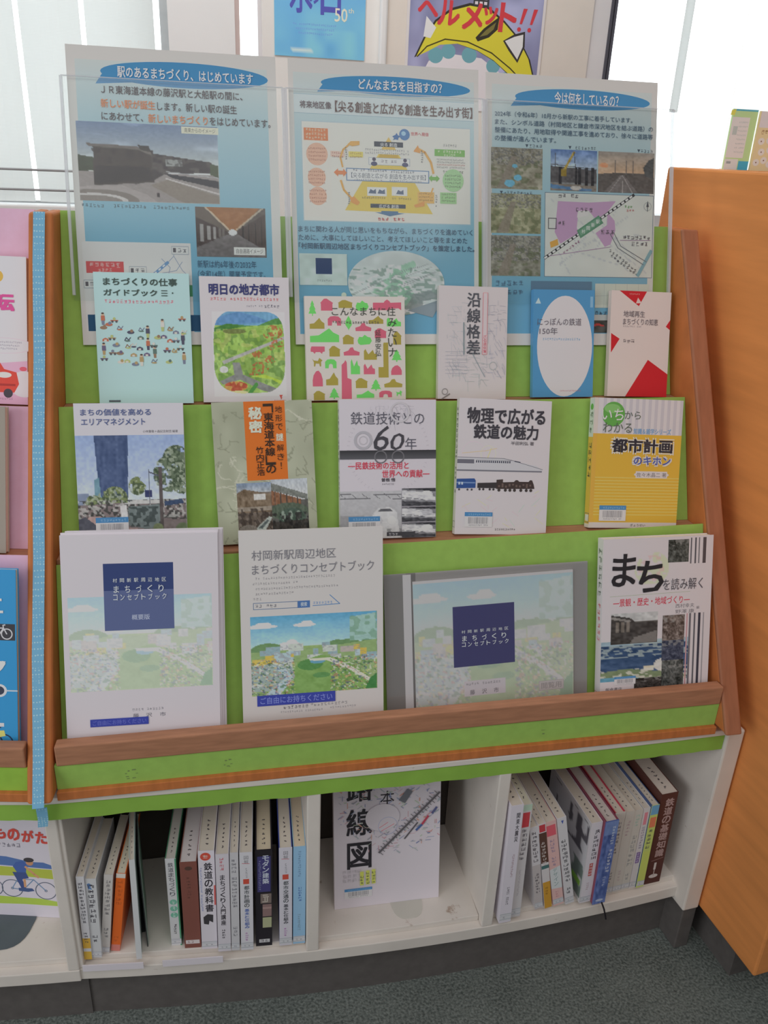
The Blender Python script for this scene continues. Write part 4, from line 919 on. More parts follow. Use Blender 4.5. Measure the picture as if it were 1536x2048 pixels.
def holders():
    for x0, x1, lb in ((-0.1945, 0.1125, 'clear acrylic holder over the poster with the station photo'), (0.1165, 0.4185, 'clear acrylic holder over the poster with the pyramid diagram'), (0.4225, 0.7365, 'clear acrylic holder over the poster with the area map')):
        M = lean(x0, POST) @ T((0, -.0065, .143)); w = x1 - x0; h = .305
        r = empty('acrylic_holder', M, lb, 'poster holder', 'clear holders of the posters')
        m = MB(); m.box(0, w, 0, .002, 0, h); m.build('front_sheet', ACRYL, r)
        
        for xe in (0, w): m = MB(); m.box(xe - .0019, xe + .0019, -.0004, .0056, .008, h); m.build('side_edge', ACEDGE, r)
        m = MB(); m.box(0, w, -.0003, .0023, h, h + .0010); m.build('top_edge', ACEDGE, r)
holders()
#PART4
# ------------------------------------------------------------------ books shown face on
ROW1 = (1.220, 1.0105, .30); ROW2 = (1.110, 0.8270, .33); ROW3 = (0.995, 0.5765, .30)
PG = (206, 198, 184)
def face_book(M, w, h, t, label, group, art, title, cover=(205, 198, 196), spine=None, cat='book', name='book', label_at=None, call=False, back=None, ah=None):
    ah = ah or h
    r = empty(name, M, label, cat, group)
    a = CM(); b = .0009
    a.box(0, w, 0, b, 0, h, cover); a.box(0, w, t - b, t, 0, h, back or cover)
    a.box(0, b, b, t - b, 0, h, cover)
    if spine:
        a.plane((0, t, h), (0, -1, 0), (0, 0, -1), t, h); spine(a)
    a.plane((0, 0, h), (1, 0, 0), (0, 0, -1), w, ah); art(a); a.build('cover', r)
    p = CM(); p.box(b + .0002, w - .0012, b + .0002, t - b - .0002, .0012, h - .0012, PG); p.build('page_block', r, PAPER)
    if title:
        q = CM(); q.plane((0, 0, h), (1, 0, 0), (0, 0, -1), w, ah, .0008); title(q); q.build('title', r)
    if label_at: barcode(r, w, ah, *label_at, top=h)
    if call:   # small call number label folded over the edge
        q = CM(); q.plane((w, .0, h), (0, 1, 0), (0, 0, -1), t, h, .0003); q.rect(0, .9, 1, .955, (200, 196, 194)); q.frame(.08, .905, .92, .95, .0006, (110, 124, 140)); q.build('call_label', r)
    return r
def barcode(r, w, h, u0, v0, u1, v1, top=None):
    top = top or h
    W_, H_ = (u1 - u0) * w, (v1 - v0) * h
    q = CM(); q.plane((u0 * w, 0, top - v0 * h), (1, 0, 0), (0, 0, -1), W_, H_, .0010)
    q.rect(0, 0, 1, 1, (206, 204, 206)); q.rect(0, 0, 1, .28, (74, 136, 190)); q.micro(.05, .08, .95, .22, (130, 176, 214), 3)
    rnd = random.Random(int(w * 1e4)); x = .13
    P = []; F = []
    while x < .86:
        d = rnd.choice((.006, .010, .014)); k = len(P); P += [(x, .34), (x + d, .34), (x + d, .78), (x, .78)]; F.append((k, k + 1, k + 2, k + 3)); x += d + rnd.choice((.008, .012, .02))
    q.put(P, F, (120, 118, 126)); q.micro(.15, .83, .85, .93, (128, 126, 136), 8); q.build('barcode_label', r)
GP1 = 'books facing out on the top tier'; GP2 = 'books facing out on the middle tier'; GP3 = 'publications on the bottom tier'

def doodles(a, u0, v0, u1, v1, n, seed, holes=()):
    rnd = random.Random(seed); cols = [(120, 128, 150), (150, 120, 96), (176, 150, 104), (96, 120, 112), (190, 110, 84), (84, 84, 104), (176, 186, 120), (206, 204, 196), (110, 100, 130)]
    px, py = .012, .0085
    pts = []
    for k in range(n * 6):
        u, v = rnd.uniform(u0, u1), rnd.uniform(v0, v1)
        if any(h[0] < u < h[2] and h[1] < v < h[3] for h in holes) or any(abs(u - x) < .055 and abs(v - y) < .05 for x, y in pts): continue
        pts.append((u, v))
        if len(pts) >= n: break
    for i, (u, v) in enumerate(pts):
        c, d = rnd.choice(cols), rnd.choice(cols); k = i % 5
        if k == 0:   # standing figure
            a.circ(u, v - .040, .0022, (206, 176, 150)); a.ell(u, v - .047, .014, .007, (84, 76, 72)); a.poly([(u - .02, v - .030), (u + .02, v - .030), (u + .022, v + .008), (u - .02, v + .008)], c); a.poly([(u - .016, v + .008), (u + .016, v + .008), (u + .014, v + .04), (u - .012, v + .04)], d)
        elif k == 1: a.ell(u, v, .038, .013, c); a.ell(u + .01, v - .010, .016, .012, d)
        elif k == 2: a.poly([(u - .035, v + .014), (u - .03, v - .004), (u, v - .014), (u + .03, v - .004), (u + .035, v + .014)], c); a.rect(u - .015, v, u + .012, v + .014, (206, 200, 190))
        elif k == 3: a.rect(u - .04, v - .005, u + .04, v + .004, d); a.circ(u - .02, v + .008, .0016, (90, 90, 96)); a.circ(u + .022, v + .008, .0016, (90, 90, 96)); a.circ(u, v - .014, .002, c)
        else: a.line([(u - .03, v + .012), (u - .012, v - .012), (u + .012, v + .008), (u + .032, v - .012)], .0012, c); a.ell(u, v + .014, .028, .006, d)

# top tier -----------------------------------------------------------
def a_guide(a):
    a.rect(0, 0, 1, 1, (176, 211, 217)); a.micro(.10, .205, .87, .232, (214, 106, 126), 2)
    doodles(a, .07, .34, .93, .70, 46, 5, holes=((.2, .30, .9, .40), (.62, .52, .70, .72)))
    a.rect(.10, .972, .22, .986, (84, 92, 100))
def t_guide(t):
    t.text('まちづくりの仕事', .10, .042, .87, .098, (66, 84, 78), .03); t.text('ガイドブック', .10, .127, .655, .176, (66, 84, 78), .03)
    for k in range(3): t.rect(.70, .130 + k * .019, .765, .136 + k * .019, (66, 84, 78))
    t.circ(.82, .15, .0011, (66, 84, 78))
face_book(lean(-.1670, ROW1, -.4), .1330, .1865, .014, 'pale blue guidebook with scattered tiny figure drawings on the cover', GP1, a_guide, t_guide, (178, 211, 217), call=True)
def a_vill(a):
    a.rect(0, 0, 1, 1, (206, 200, 204)); a.micro(.11, .163, .885, .188, (206, 92, 96), 1); a.micro(.51, .222, .70, .238, (136, 132, 146), 2); a.micro(.71, .218, .89, .243, (104, 100, 116), 3)
    a.pic(.125, .275, .945, .955, pic_village()); a.poly([(.86, .945), (.90, .945), (.885, .965), (.895, .965), (.88, .985)], (206, 84, 76)); a.micro(.80, .985, .93, .995, (206, 100, 96), 4)
def t_vill(t): t.text('明日の地方都市', .105, .057, .885, .142, (58, 62, 118), .045)
face_book(lean(-.0195, ROW1, -.3), .1304, .1825, .015, 'white book with a painted green valley and red roofed village', GP1, a_vill, t_vill, (206, 200, 204), call=True)
def a_town(a):
    a.rect(0, 0, 1, 1, (210, 203, 196))
    Pk, Gn, Ol = (212, 96, 120), (106, 212, 98), (168, 152, 62)
    U = lambda x: (x - 166) / 652
    V = lambda y: (y - 115) / 655
    def sh(k, c, x0, y0, x1, y1):
        f = lambda pts: a.poly([(U(x0 + (x1 - x0) * p), V(y0 + (y1 - y0) * q)) for p, q in pts], c)
        if k == 'tree': f([(.5, 0), (.75, .3), (.66, .3), (.92, .6), (.8, .6), (1, .86), (0, .86), (.2, .6), (.08, .6), (.34, .3), (.25, .3)]); f([(.44, .86), (.56, .86), (.56, 1), (.44, 1)])
        elif k == 'house': f([(.02, .36), (.3, .02), (.5, 0), (1, .36), (.94, .42), (.94, 1), (.06, 1), (.06, .42)])
        elif k == 'bush': f([(0, .55), (.12, .2), (.34, .24), (.5, 0), (.72, .22), (.9, .26), (1, .6), (.85, .92), (.2, 1), (.05, .85)])
        elif k == 'wide': f([(0, .3), (.38, .3), (.42, .14), (.5, 0), (.58, .14), (.62, .3), (1, .26), (1, 1), (.9, .82), (.6, .86), (.6, 1), (.0, 1)])
        elif k == 'arch': f([(0, 1), (0, .3), (.2, .05), (.5, 0), (.8, .05), (1, .3), (1, 1), (.7, 1), (.66, .6), (.5, .5), (.34, .6), (.3, 1)])
        elif k == 'leaf': f([(.5, 0), (.9, .35), (.95, .6), (.55, .9), (.5, 1), (.45, .9), (.05, .6), (.1, .35)])
        elif k == 'car': f([(0, .35), (.06, 0), (1, .02), (1, .7), (.86, .72), (.8, 1), (.66, .76), (.36, .76), (.28, 1), (.16, .74), (0, .7)])
        elif k == 'tower': f([(.3, .06), (.42, 0), (.56, .06), (.6, .46), (1, .5), (1, 1), (0, 1), (.05, .12)])
        elif k == 'step': f([(.55, 0), (1, 0), (1, 1), (0, 1), (0, .7), (.5, .7), (.5, .05)])
        elif k == 'dome': f([(0, .62), (.1, .3), (.35, .05), (.6, 0), (.85, .2), (1, .55), (1, 1), (0, 1)])
        elif k == 'dog': f([(0, .1), (.16, .3), (.55, .36), (.7, 0), (.85, .16), (1, .3), (.86, .45), (.85, 1), (.72, 1), (.68, .68), (.34, .66), (.28, 1), (.16, 1), (.16, .5)])
        elif k == 'works': f([(0, .2), (.12, 0), (.2, .2), (.35, .5), (.7, .08), (.8, .42), (1, .5), (1, 1), (0, 1)])
        elif k == 'slope': f([(0, .55), (.3, .5), (.66, 0), (.8, .3), (1, .5), (1, 1), (0, 1)])
        elif k == 'mound': f([(0, .6), (.3, .4), (.42, .05), (.58, .0), (.66, .36), (1, .6), (.98, 1), (.02, 1)])
        else: f([(0, 0), (1, 0), (1, 1), (0, 1)])
    for k, c, *b in (('tree', Gn, 190, 140, 240, 238), ('house', Pk, 265, 130, 350, 205), ('house', Ol, 378, 138, 478, 188), ('bush', Gn, 495, 140, 580, 205), ('wide', Pk, 608, 133, 795, 200),
        ('slope', Ol, 195, 250, 290, 318), ('arch', Pk, 312, 238, 398, 298), ('leaf', Gn, 423, 236, 470, 330), ('mound', Pk, 490, 280, 595, 332), ('slope', Ol, 578, 236, 675, 286), ('works', Gn, 698, 246, 792, 302),
        ('slope', Gn, 195, 315, 383, 402), ('house', Ol, 403, 355, 482, 415), ('bush', Gn, 503, 355, 597, 420), ('house', Pk, 612, 314, 697, 376), ('house', Ol, 735, 333, 795, 418),
        ('car', Pk, 197, 428, 288, 475), ('house', Ol, 313, 425, 390, 492), ('mound', Pk, 410, 434, 515, 486), ('works', Ol, 543, 445, 628, 514), ('step', Ol, 638, 405, 705, 628), ('tree', Gn, 726, 448, 795, 528),
        ('dog', Ol, 205, 500, 272, 554), ('arch', Gn, 288, 508, 362, 566), ('tower', Pk, 392, 515, 458, 762), ('works', Gn, 455, 508, 515, 605), ('works', Pk, 540, 538, 614, 606), ('dome', Pk, 722, 550, 793, 612),
        ('dome', Pk, 205, 580, 270, 680), ('slope', Ol, 292, 592, 370, 674), ('house', Ol, 481, 630, 566, 694), ('tree', Gn, 584, 638, 653, 712), ('mound', Ol, 674, 638, 796, 692),
        ('house', Ol, 205, 708, 285, 768), ('tree', Gn, 309, 690, 376, 762), ('slope', Gn, 490, 710, 606, 757), ('arch', Pk, 640, 712, 725, 755), ('dog', Gn, 750, 712, 795, 748)): sh(k, c, *b)
    a.micro(.265, .236, .74, .262, (96, 92, 84), 4)
def t_town(t):
    c = (66, 72, 66); t.text('こんなまちに住', .265, .10, .905, .185, c, .0); t.vtext('みたいナ', .825, .20, .912, .585, c, .0); t.vtext('延藤安弘', .695, .315, .752, .58, c, .0)
face_book(lean(.1345, ROW1, 0), .1537, .1555, .013, 'square white book patterned with pink, green and olive town shapes', GP1, a_town, t_town, (210, 203, 196), call=True)
def sketch(a, seed, n, reg, c, wd=.0004):
    rnd = random.Random(seed)
    for k in range(n):
        u, v = rnd.uniform(reg[0], reg[2]), rnd.uniform(reg[1], reg[3]); an = rnd.choice((0, 0, 1.5, 1.57, .9, 1.1)); L = rnd.uniform(.04, .16)
        P = [(u + L * q * math.cos(an) + rnd.uniform(-.006, .006), v + L * q * math.sin(an) * .7 + rnd.uniform(-.004, .004)) for q in (0, .3, .6, 1)]
        P = [(min(max(x, .02), .98), min(max(y, .02), .98)) for x, y in P]
        g = rnd.uniform(-14, 14); a.line(P, wd, tuple(np.array(c) + g))
def a_line(a):
    a.rect(0, 0, 1, 1, (203, 196, 198)); sketch(a, 3, 70, (.12, .15, .4, .78), (172, 178, 186)); sketch(a, 4, 75, (.62, .1, .95, .8), (172, 176, 190)); sketch(a, 6, 30, (.2, .5, .7, .85), (176, 190, 190))
    for k in range(7): a.line([(.10, .58 + k * .032), (.42, .575 + k * .033)], .0004, (170, 172, 186))
    a.line([(.36, .32), (.37, .6)], .0016, (120, 140, 146)); a.line([(.50, .6), (.68, .80)], .0008, (128, 150, 160)); a.ring(.80, .70, .006, .0008, (170, 180, 182))
    a.rect(.635, .052, .705, .60, (222, 128, 136)); a.rect(.642, .055, .698, .597, (206, 194, 198)); 
    a.ring(.10, .935, .0045, .0008, (120, 116, 116)); a.line([(.06, 1.0), (.17, .955)], .0018, (130, 124, 122))
def t_line(t):
    t.vtext('沿線格差', .41, .05, .60, .605, (82, 84, 92), .02); t.vtext('首都圏鉄道路線の知られざる通信簿', .649, .062, .692, .59, (206, 74, 92), .01)
face_book(lean(.3395, ROW1, -1.2), .1117, .1735, .012, 'slim white book with pencil sketch lines and large vertical black title', GP1, a_line, t_line, (203, 196, 192), call=True)
def a_rail(a):
    a.rect(0, 0, 1, 1, (76, 146, 196)); a.ell(.52, .525, .455, .47, (206, 204, 208), 48); a.poly([(.08, .075), (.12, .13), (.03, .13)], (180, 206, 220)); a.micro(.15, .447, .78, .468, (110, 160, 200), 3); a.micro(.45, .935, .80, .948, (186, 96, 110), 5)
    a.rect(.93, .06, .975, .16, (126, 176, 210))
def t_rail(t): t.text('にっぽんの鉄道', .065, .262, .785, .330, (104, 100, 112), .0); t.text('150年', .10, .350, .395, .414, (104, 100, 112), .0)
face_book(lean(.4965, ROW1, -.3), .1034, .1690, .011, 'small blue book with a big white oval on its cover', GP1, a_rail, t_rail, (84, 150, 198), cat='book')
def a_red(a):
    a.rect(0, 0, 1, 1, (210, 198, 194)); R_ = (202, 34, 44)
    a.poly([(.13, 0), (.585, 0), (.46, .14)], R_); a.poly([(.44, .06), (.505, .11), (.41, .115)], (222, 190, 186)); a.micro(.27, .02, .47, .035, (226, 150, 146), 2)
    a.poly([(.02, .40), (.165, .452), (.03, .585)], R_); a.poly([(1, .26), (.93, .325), (1, .355)], R_); a.poly([(.655, .645), (1, .78), (1, 1), (.30, 1)], R_)
    a.micro(.21, .325, .52, .34, (130, 120, 130), 4); a.micro(.215, .455, .42, .49, (90, 80, 86), 6)
def t_red(t): t.text('地域再生', .21, .186, .565, .245, (110, 104, 112), .005); t.text('まちづくりの知恵', .205, .257, .79, .318, (110, 104, 112), .005)
face_book(lean(.6255, ROW1, -1.6), .1055, .1690, .011, 'small white book with bold red triangles on its cover', GP1, a_red, t_red, (206, 192, 186))

# middle tier ----------------------------------------------------------
def a_plaza(a): a.rect(0, 0, 1, 1, (203, 200, 208)); a.pic(0, .215, 1, 1, pic_plaza()); a.text('小林重敬＋森記念財団 編著', .62, .182, .945, .2, (86, 84, 92), .01)
def t_plaza(t): t.text('まちの価値を高める', .06, .038, .70, .082, (84, 98, 146), .015); t.text('エリアマネジメント', .065, .102, .645, .146, (84, 98, 146), .015)
face_book(lean(-.1985, ROW2, -.6), .1483, .2085, .012, 'white book with a city plaza photo and a tall blue tower', GP2, a_plaza, t_plaza, (203, 200, 206), label_at=(.155, .77, .455, .90))
def a_orange(a):
    p = Paint(100, 138, (168, 172, 148)); p.tex(True, 10, 8, 3); 
    for k in range(80):
        rnd = random.Random(k); x, y = rnd.random(), rnd.random()
        for j in range(4):
            x2, y2 = x + rnd.uniform(-.06, .1), y + rnd.uniform(-.05, .07); p.line(x, y, x2, y2, .011, (140, 143, 120) if k % 3 else (196, 196, 176), .75, 1.4); x, y = x2, y2
    a.pic(0, 0, 1, 1, p); a.rect(.315, 0, .725, .555, (226, 110, 34))
    a.pic(.20, .57, .545, .93, pic_train_old()); a.pic(.545, .555, .915, .94, pic_bridge_train())
def t_orange(t):
    c = (58, 44, 34); w_ = (206, 222, 190)
    t.vtext('地形で', .625, .03, .695, .215, c, .0, .25); t.vtext('謎', .625, .228, .695, .285, w_, .03, .1); t.vtext('解き！', .625, .30, .695, .49, c, .0, .25)
    t.vtext('「東海道本線」の', .508, .02, .605, .51, c, .02, .06)
    t.vtext('秘密', .363, .035, .488, .225, w_, .05, .14); t.vtext('竹内正浩', .415, .315, .490, .525, c, .01)
face_book(lean(-.0050, ROW2, 1.0), .1445, .2065, .014, 'beige map patterned book with an orange title panel and train photos', GP2, a_orange, t_orange, (168, 172, 148), back=(36, 140, 92))
def a_sixty(a):
    a.rect(0, 0, 1, 1, (206, 200, 208)); sketch(a, 8, 40, (.3, .03, .75, .12), (182, 178, 186))
    for r_, k in ((.062, 60), (.060, 60)):
        for j in range(k):
            t_ = 2 * math.pi * j / k; u_, v_ = .5 + r_ / .1476 * math.cos(t_), .36 + r_ * 1.05 / .208 * math.sin(t_)
            if 0.02 < u_ < .98 and v_ < .64 and v_ > .01: a.circ(u_, v_, .0005, (176, 170, 180), 6)
    a.ring(.24, .29, .012, .0035, (176, 174, 182)); a.ring(.24, .29, .006, .0010, (186, 184, 190)); a.ring(.62, .09, .014, .003, (196, 192, 198))
    a.grad(0, .362, 1, .425, [(54, 54, 58), (92, 92, 98)]); a.ring(.42, .41, .009, .0018, (110, 108, 114)); a.ring(.60, .41, .009, .0018, (110, 108, 114))
    a.text('曽根 悟', .43, .563, .57, .588, (70, 66, 76), .02); a.micro(.43, .60, .56, .612, (150, 146, 154), 3)
    a.pic(0, .655, .635, 1, pic_shinkansen_old())
    for k, (y0, y1) in enumerate(((.64, .77), (.775, .885), (.89, 1))): a.pic(.64, y0, 1, y1, pic_grey_train(k + 3))
    a.rect(.48, .955, .78, .985, (70, 70, 76)); a.micro(.5, .96, .6, .98, (190, 190, 196), 5)
def t_sixty(t):
    c = (92, 92, 104); t.text('鉄道技術との', .115, .088, .875, .178, c); t.text('6', .325, .185, .485, .365, (72, 70, 78), -.01, .35); t.text('0', .50, .240, .645, .362, (72, 70, 78), -.02, .35); t.text('年', .675, .272, .795, .358, c)
    r_ = (212, 62, 84); t.text('―民鉄技術の活用と', .085, .445, .71, .498, r_, .015); t.text('世界への貢献―', .435, .505, .93, .560, r_, .015)
def s_text(c, s_=None, seed=1):
    def f(a):
        a.micro(.2, .06, .8, .45, c, seed, True); a.micro(.25, .5, .75, .7, c, seed + 1, True)
        a.frame(.1, .905, .9, .95, .0006, (90, 96, 110))
    return f
face_book(lean(.1730, ROW2, -1.0), .1476, .2085, .014, 'white and grey book with old bullet train photos and dark band', GP2, a_sixty, t_sixty, (206, 200, 206), s_text((110, 108, 116)), label_at=(.085, .838, .41, .965))
def a_phys(a):
    a.rect(0, 0, 1, 1, (206, 200, 204))
    a.ring(.17, .40, .018, .0010, (222, 196, 206)); a.ring(.33, .40, .012, .0008, (214, 216, 186)); a.line([(.05, .40), (.3, .38), (.42, .36)], .0010, (216, 190, 150)); a.line([(.36, .36), (.32, .44)], .0012, (214, 206, 140))
    rnd = random.Random(5)
    for k in range(26):
        u, v = rnd.uniform(.05, .92), rnd.uniform(.68, .96); a.line([(u, v), (u + rnd.uniform(-.1, .1), v + rnd.uniform(-.06, .06))], .0006, rnd.choice(((222, 186, 196), (214, 212, 150), (180, 206, 190))))
    a.poly([(.01, .432), (.50, .436), (.60, .45), (.86, .485), (.93, .512), (.90, .522), (.01, .520)], (196, 196, 202)); a.line([(.0, .526), (.92, .526)], .0022, (120, 120, 130)); a.rect(0, .445, .18, .475, (110, 110, 122)); a.line([(.0, .43), (.5, .434), (.6, .448), (.93, .51)], .0007, (104, 104, 118))
    for k in range(17): a.rect(.20 + k * .0225, .452, .213 + k * .0225, .468, (72, 76, 92))
    a.rect(.20, .448, .585, .450, (120, 120, 130)); a.line([(.62, .452), (.68, .46)], .0016, (80, 84, 100))
    a.poly([(.0, .59), (.19, .585), (.205, .60), (.205, .655), (.0, .66)], (50, 84, 150)); a.rect(.0, .612, .2, .622, (110, 140, 190)); 
    for x in (.02, .05): a.rect(x, .612, x + .02, .632, (180, 196, 216))
    for x in (.03, .12, .165): a.circ(x, .668, .0016, (80, 76, 84))
    a.poly([(.225, .618), (.43, .612), (.43, .655), (.225, .655)], (62, 58, 60))
    for x in (.25, .29, .36, .40): a.circ(x, .664, .0018, (66, 62, 64))
    a.poly([(.43, .592), (.50, .588), (.50, .61), (.62, .606), (.64, .592), (.66, .592), (.68, .604), (.78, .604), (.80, .59), (.82, .592), (.84, .625), (.85, .655), (.43, .66)], (70, 58, 56))
    for k in range(10): rnd2 = random.Random(k); a.rect(.45 + k * .038, .615 + rnd2.random() * .02, .47 + k * .038, .63 + rnd2.random() * .02, (110, 92, 86))
    for x in (.46, .53, .58, .63, .70, .76, .81): a.circ(x, .668, .0024, (70, 62, 60))
    a.text('半田利弘 著', .57, .305, .82, .332, (96, 92, 98), .01); a.micro(.43, .955, .66, .97, (120, 116, 120), 7)
def t_phys(t): t.text('物理で広がる', .09, .066, .93, .178, (66, 64, 72), .035); t.text('鉄道の魅力', .165, .187, .86, .290, (66, 64, 72), .035)
face_book(lean(.3505, ROW2, -3.0), .1491, .2085, .013, 'white book with a grey bullet train above a black steam engine', GP2, a_phys, t_phys, (206, 198, 200), s_text((84, 82, 92), seed=4), label_at=(.10, .835, .40, .945))
def a_yellow(a):
    a.rect(0, 0, 1, .28, (206, 203, 206))
    for k in range(13): a.rect(.10 + k * .072, 0, .135 + k * .072, .28, (190, 188, 196))
    a.rect(0, .272, 1, .957, (226, 172, 56)); a.rect(0, .957, 1, 1, (206, 198, 196))
    for k in range(13): a.rect(.0, .605 + k * .024, 1, .613 + k * .024, (232, 190, 92))
    a.rect(.0, .0, .045, 1, (214, 196, 160) if False else (206, 198, 190)); a.rect(.0, .272, .045, .957, (218, 168, 64))
    a.circ(.215, .122, .0195, (94, 168, 74)); a.ell(.20, .08, .09, .035, (126, 190, 104))
    a.text('知識＆雑学シリーズ', .45, .226, .875, .268, (120, 160, 200), .03)
    a.ell(.68, .582, .20, .027, (206, 200, 200)); a.rect(.50, .556, .86, .609, (206, 200, 200)); a.text('佐々木晶二 著', .51, .566, .85, .600, (92, 88, 96), .0)
    a.text('ぎょうせい', .47, .968, .64, .988, (92, 88, 90), .01)
def t_yellow(t):
    t.text('いち', .085, .082, .325, .168, (222, 226, 214), .01); t.text('から', .34, .096, .52, .156, (92, 104, 92)); t.text('わかる', .105, .186, .43, .262, (92, 104, 92))
    t.text('都市計画', .205, .302, .905, .418, (214, 208, 196), .10); t.text('都市計画', .22, .310, .895, .410, (54, 52, 62), .045)
    t.text('のキホン', .455, .436, .895, .512, (206, 206, 206), .10); t.text('のキホン', .47, .443, .885, .505, (76, 92, 170), .03)
def s_yellow(a):
    a.rect(0, 0, 1, .3, (196, 202, 196)); a.rect(0, .3, 1, .97, (222, 172, 64)); a.circ(.5, .07, .005, (94, 168, 74)); a.micro(.2, .1, .8, .28, (92, 110, 92), 1, True); a.micro(.2, .34, .8, .62, (60, 58, 66), 2, True); a.frame(.06, .89, .94, .96, .0008, (66, 84, 110)); a.rect(.15, .9, .85, .95, (206, 204, 202))
face_book(lean(.5715, ROW2, -2.9), .1530, .2060, .016, 'yellow book with pale stripes and a green ball on its cover', GP2, a_yellow, t_yellow, (206, 198, 190), s_yellow, label_at=(.11, .825, .41, .945))

# bottom tier -----------------------------------------------------------
def navy_text(t, u0, u1, v0, v1):
    f = lambda v: v0 + (v1 - v0) * v
    c = (200, 206, 216)
    for s_, a_, b_ in (('村岡新駅周辺地区', .22, .28), ('まちづくり', .33, .435), ('コンセプトブック', .46, .545)):
        n = len(s_)
        for i, k in enumerate(s_):
            w = (u1 - u0) * .80 / n; x = u0 + (u1 - u0) * .12 + w * i
            sm = k in 'ッ'
            t.text(k, x + w * .14, f(a_ + (.03 if sm else 0)), x + w * (.74 if n > 7 else .6), f(b_), c, .01)
def a_pamph(a):
    a.rect(0, 0, 1, 1, (205, 199, 205)); a.pic(.035, .30, .955, .765, pic_city_park(.62, 5, (130, 96)))
    a.rect(.262, .140, .708, .272, (58, 72, 122)); a.rect(.262, .272, .708, .468, (92, 104, 148))
    a.text('概要版', .435, .392, .55, .418, (176, 184, 206), .01)
    a.micro(.42, .862, .645, .875, (140, 138, 148), 3)
    for s_, u in (('藤', .425), ('沢', .51), ('市', .60)): a.text(s_, u, .888, u + .038, .908, (110, 108, 120), .01)
def t_pamph(t):
    navy_text(t, .262, .708, .140, .468)
def sticker(r, w, h, u0, v0, u1, v1, pale, top=None):
    top = top or h
    q = CM(); q.plane((u0 * w, 0, top - v0 * h), (1, 0, 0), (0, 0, -1), (u1 - u0) * w, (v1 - v0) * h, .0010); q.rect(0, 0, 1, 1, (60, 72, 172)); q.text('ご自由にお持ちください', .04, .18, .96, .82, pale, .01); q.build('blue_sticker', r)
PAM = (205, 199, 205)
def leaflet(M, w, h, t, label, group, art, title, name='pamphlet', cat='pamphlet', col=PAM, ah=None):
    ah = ah or h
    r = empty(name, M, label, cat, group); a = CM(); a.box(0, w, 0, t, 0, h, col)
    if art: a.plane((0, 0, h), (1, 0, 0), (0, 0, -1), w, ah); art(a)
    a.build('sheets', r, PAPER)
    if title: q = CM(); q.plane((0, 0, h), (1, 0, 0), (0, 0, -1), w, ah, .0008); title(q); q.build('title', r, PAPER)
    return r
GS = 'stack of concept pamphlets at the left'
B3 = (0.9830, 0.5765, .30)
r = leaflet(lean(-.2240, B3, -1.5), .2090, .3085, .0026, 'front white pamphlet of the left stack with a navy square', GS, a_pamph, t_pamph, ah=.2875)
sticker(r, .209, .2875, .15, .905, .525, .943, (100, 110, 196), .3085)
for k, (dx, dz, rt, lb) in enumerate(((.0030, .0035, -1.1, 'second white pamphlet peeking out behind the navy square one'), (.0052, .0052, -1.7, 'third white pamphlet deeper in the left stack'), (.0095, .0026, -1.2, 'rearmost white pamphlet of the left stack, showing most at its right edge'))):
    M = lean(-.2240 + dx, (B3[0] + .0032 * (k + 1), B3[1], .30), rt); leaflet(M @ T((0, 0, 0)), .2090, .3090 + dz * .4, .0024, lb, GS, None, None)
def a_broch(a):
    a.rect(0, 0, 1, 1, (202, 198, 196)); 
    for k, (e, s_) in enumerate(((.66, 1), (.40, 2), (.68, 3), (.37, 4), (.15, 5))): a.micro(.085 + (.02 if k in (0, 2) else 0), .236 + k * .026, e, .248 + k * .026, (146, 142, 146), s_)
    a.frame(.09, .366, .395, .398, .0010, (110, 130, 160)); a.micro(.10, .374, .25, .39, (110, 110, 120), 6); a.rect(.395, .364, .48, .40, (76, 116, 176)); a.text('検索', .415, .371, .46, .393, (196, 206, 216), .01)
    a.micro(.50, .372, .64, .386, (110, 150, 200), 7); a.line([(.50, .392), (.69, .388), (.62, .340)], .0011, (92, 138, 190))
    a.pic(.065, .435, .955, .845, pic_city_park(0, 2, (170, 120)))
    a.micro(.28, .905, .46, .922, (110, 106, 112), 1); a.micro(.47, .902, .74, .918, (150, 146, 150), 2); a.micro(.26, .932, .56, .943, (160, 156, 160), 3); a.micro(.61, .925, .80, .937, (160, 156, 160), 4)
def t_broch(t): t.text('村岡新駅周辺地区', .085, .100, .665, .150, (122, 122, 130)); t.text('まちづくりコンセプトブック', .085, .170, .935, .222, (122, 122, 130))
r = leaflet(lean(.0182, ROW3, -.7), .2087, .2985, .0045, 'white brochure with a colourful park town picture and grey title', GP3, a_broch, t_broch, 'brochure', 'brochure', (202, 198, 196), ah=.2895)
sticker(r, .2087, .2895, .10, .843, .65, .898, (128, 142, 216), .2985)
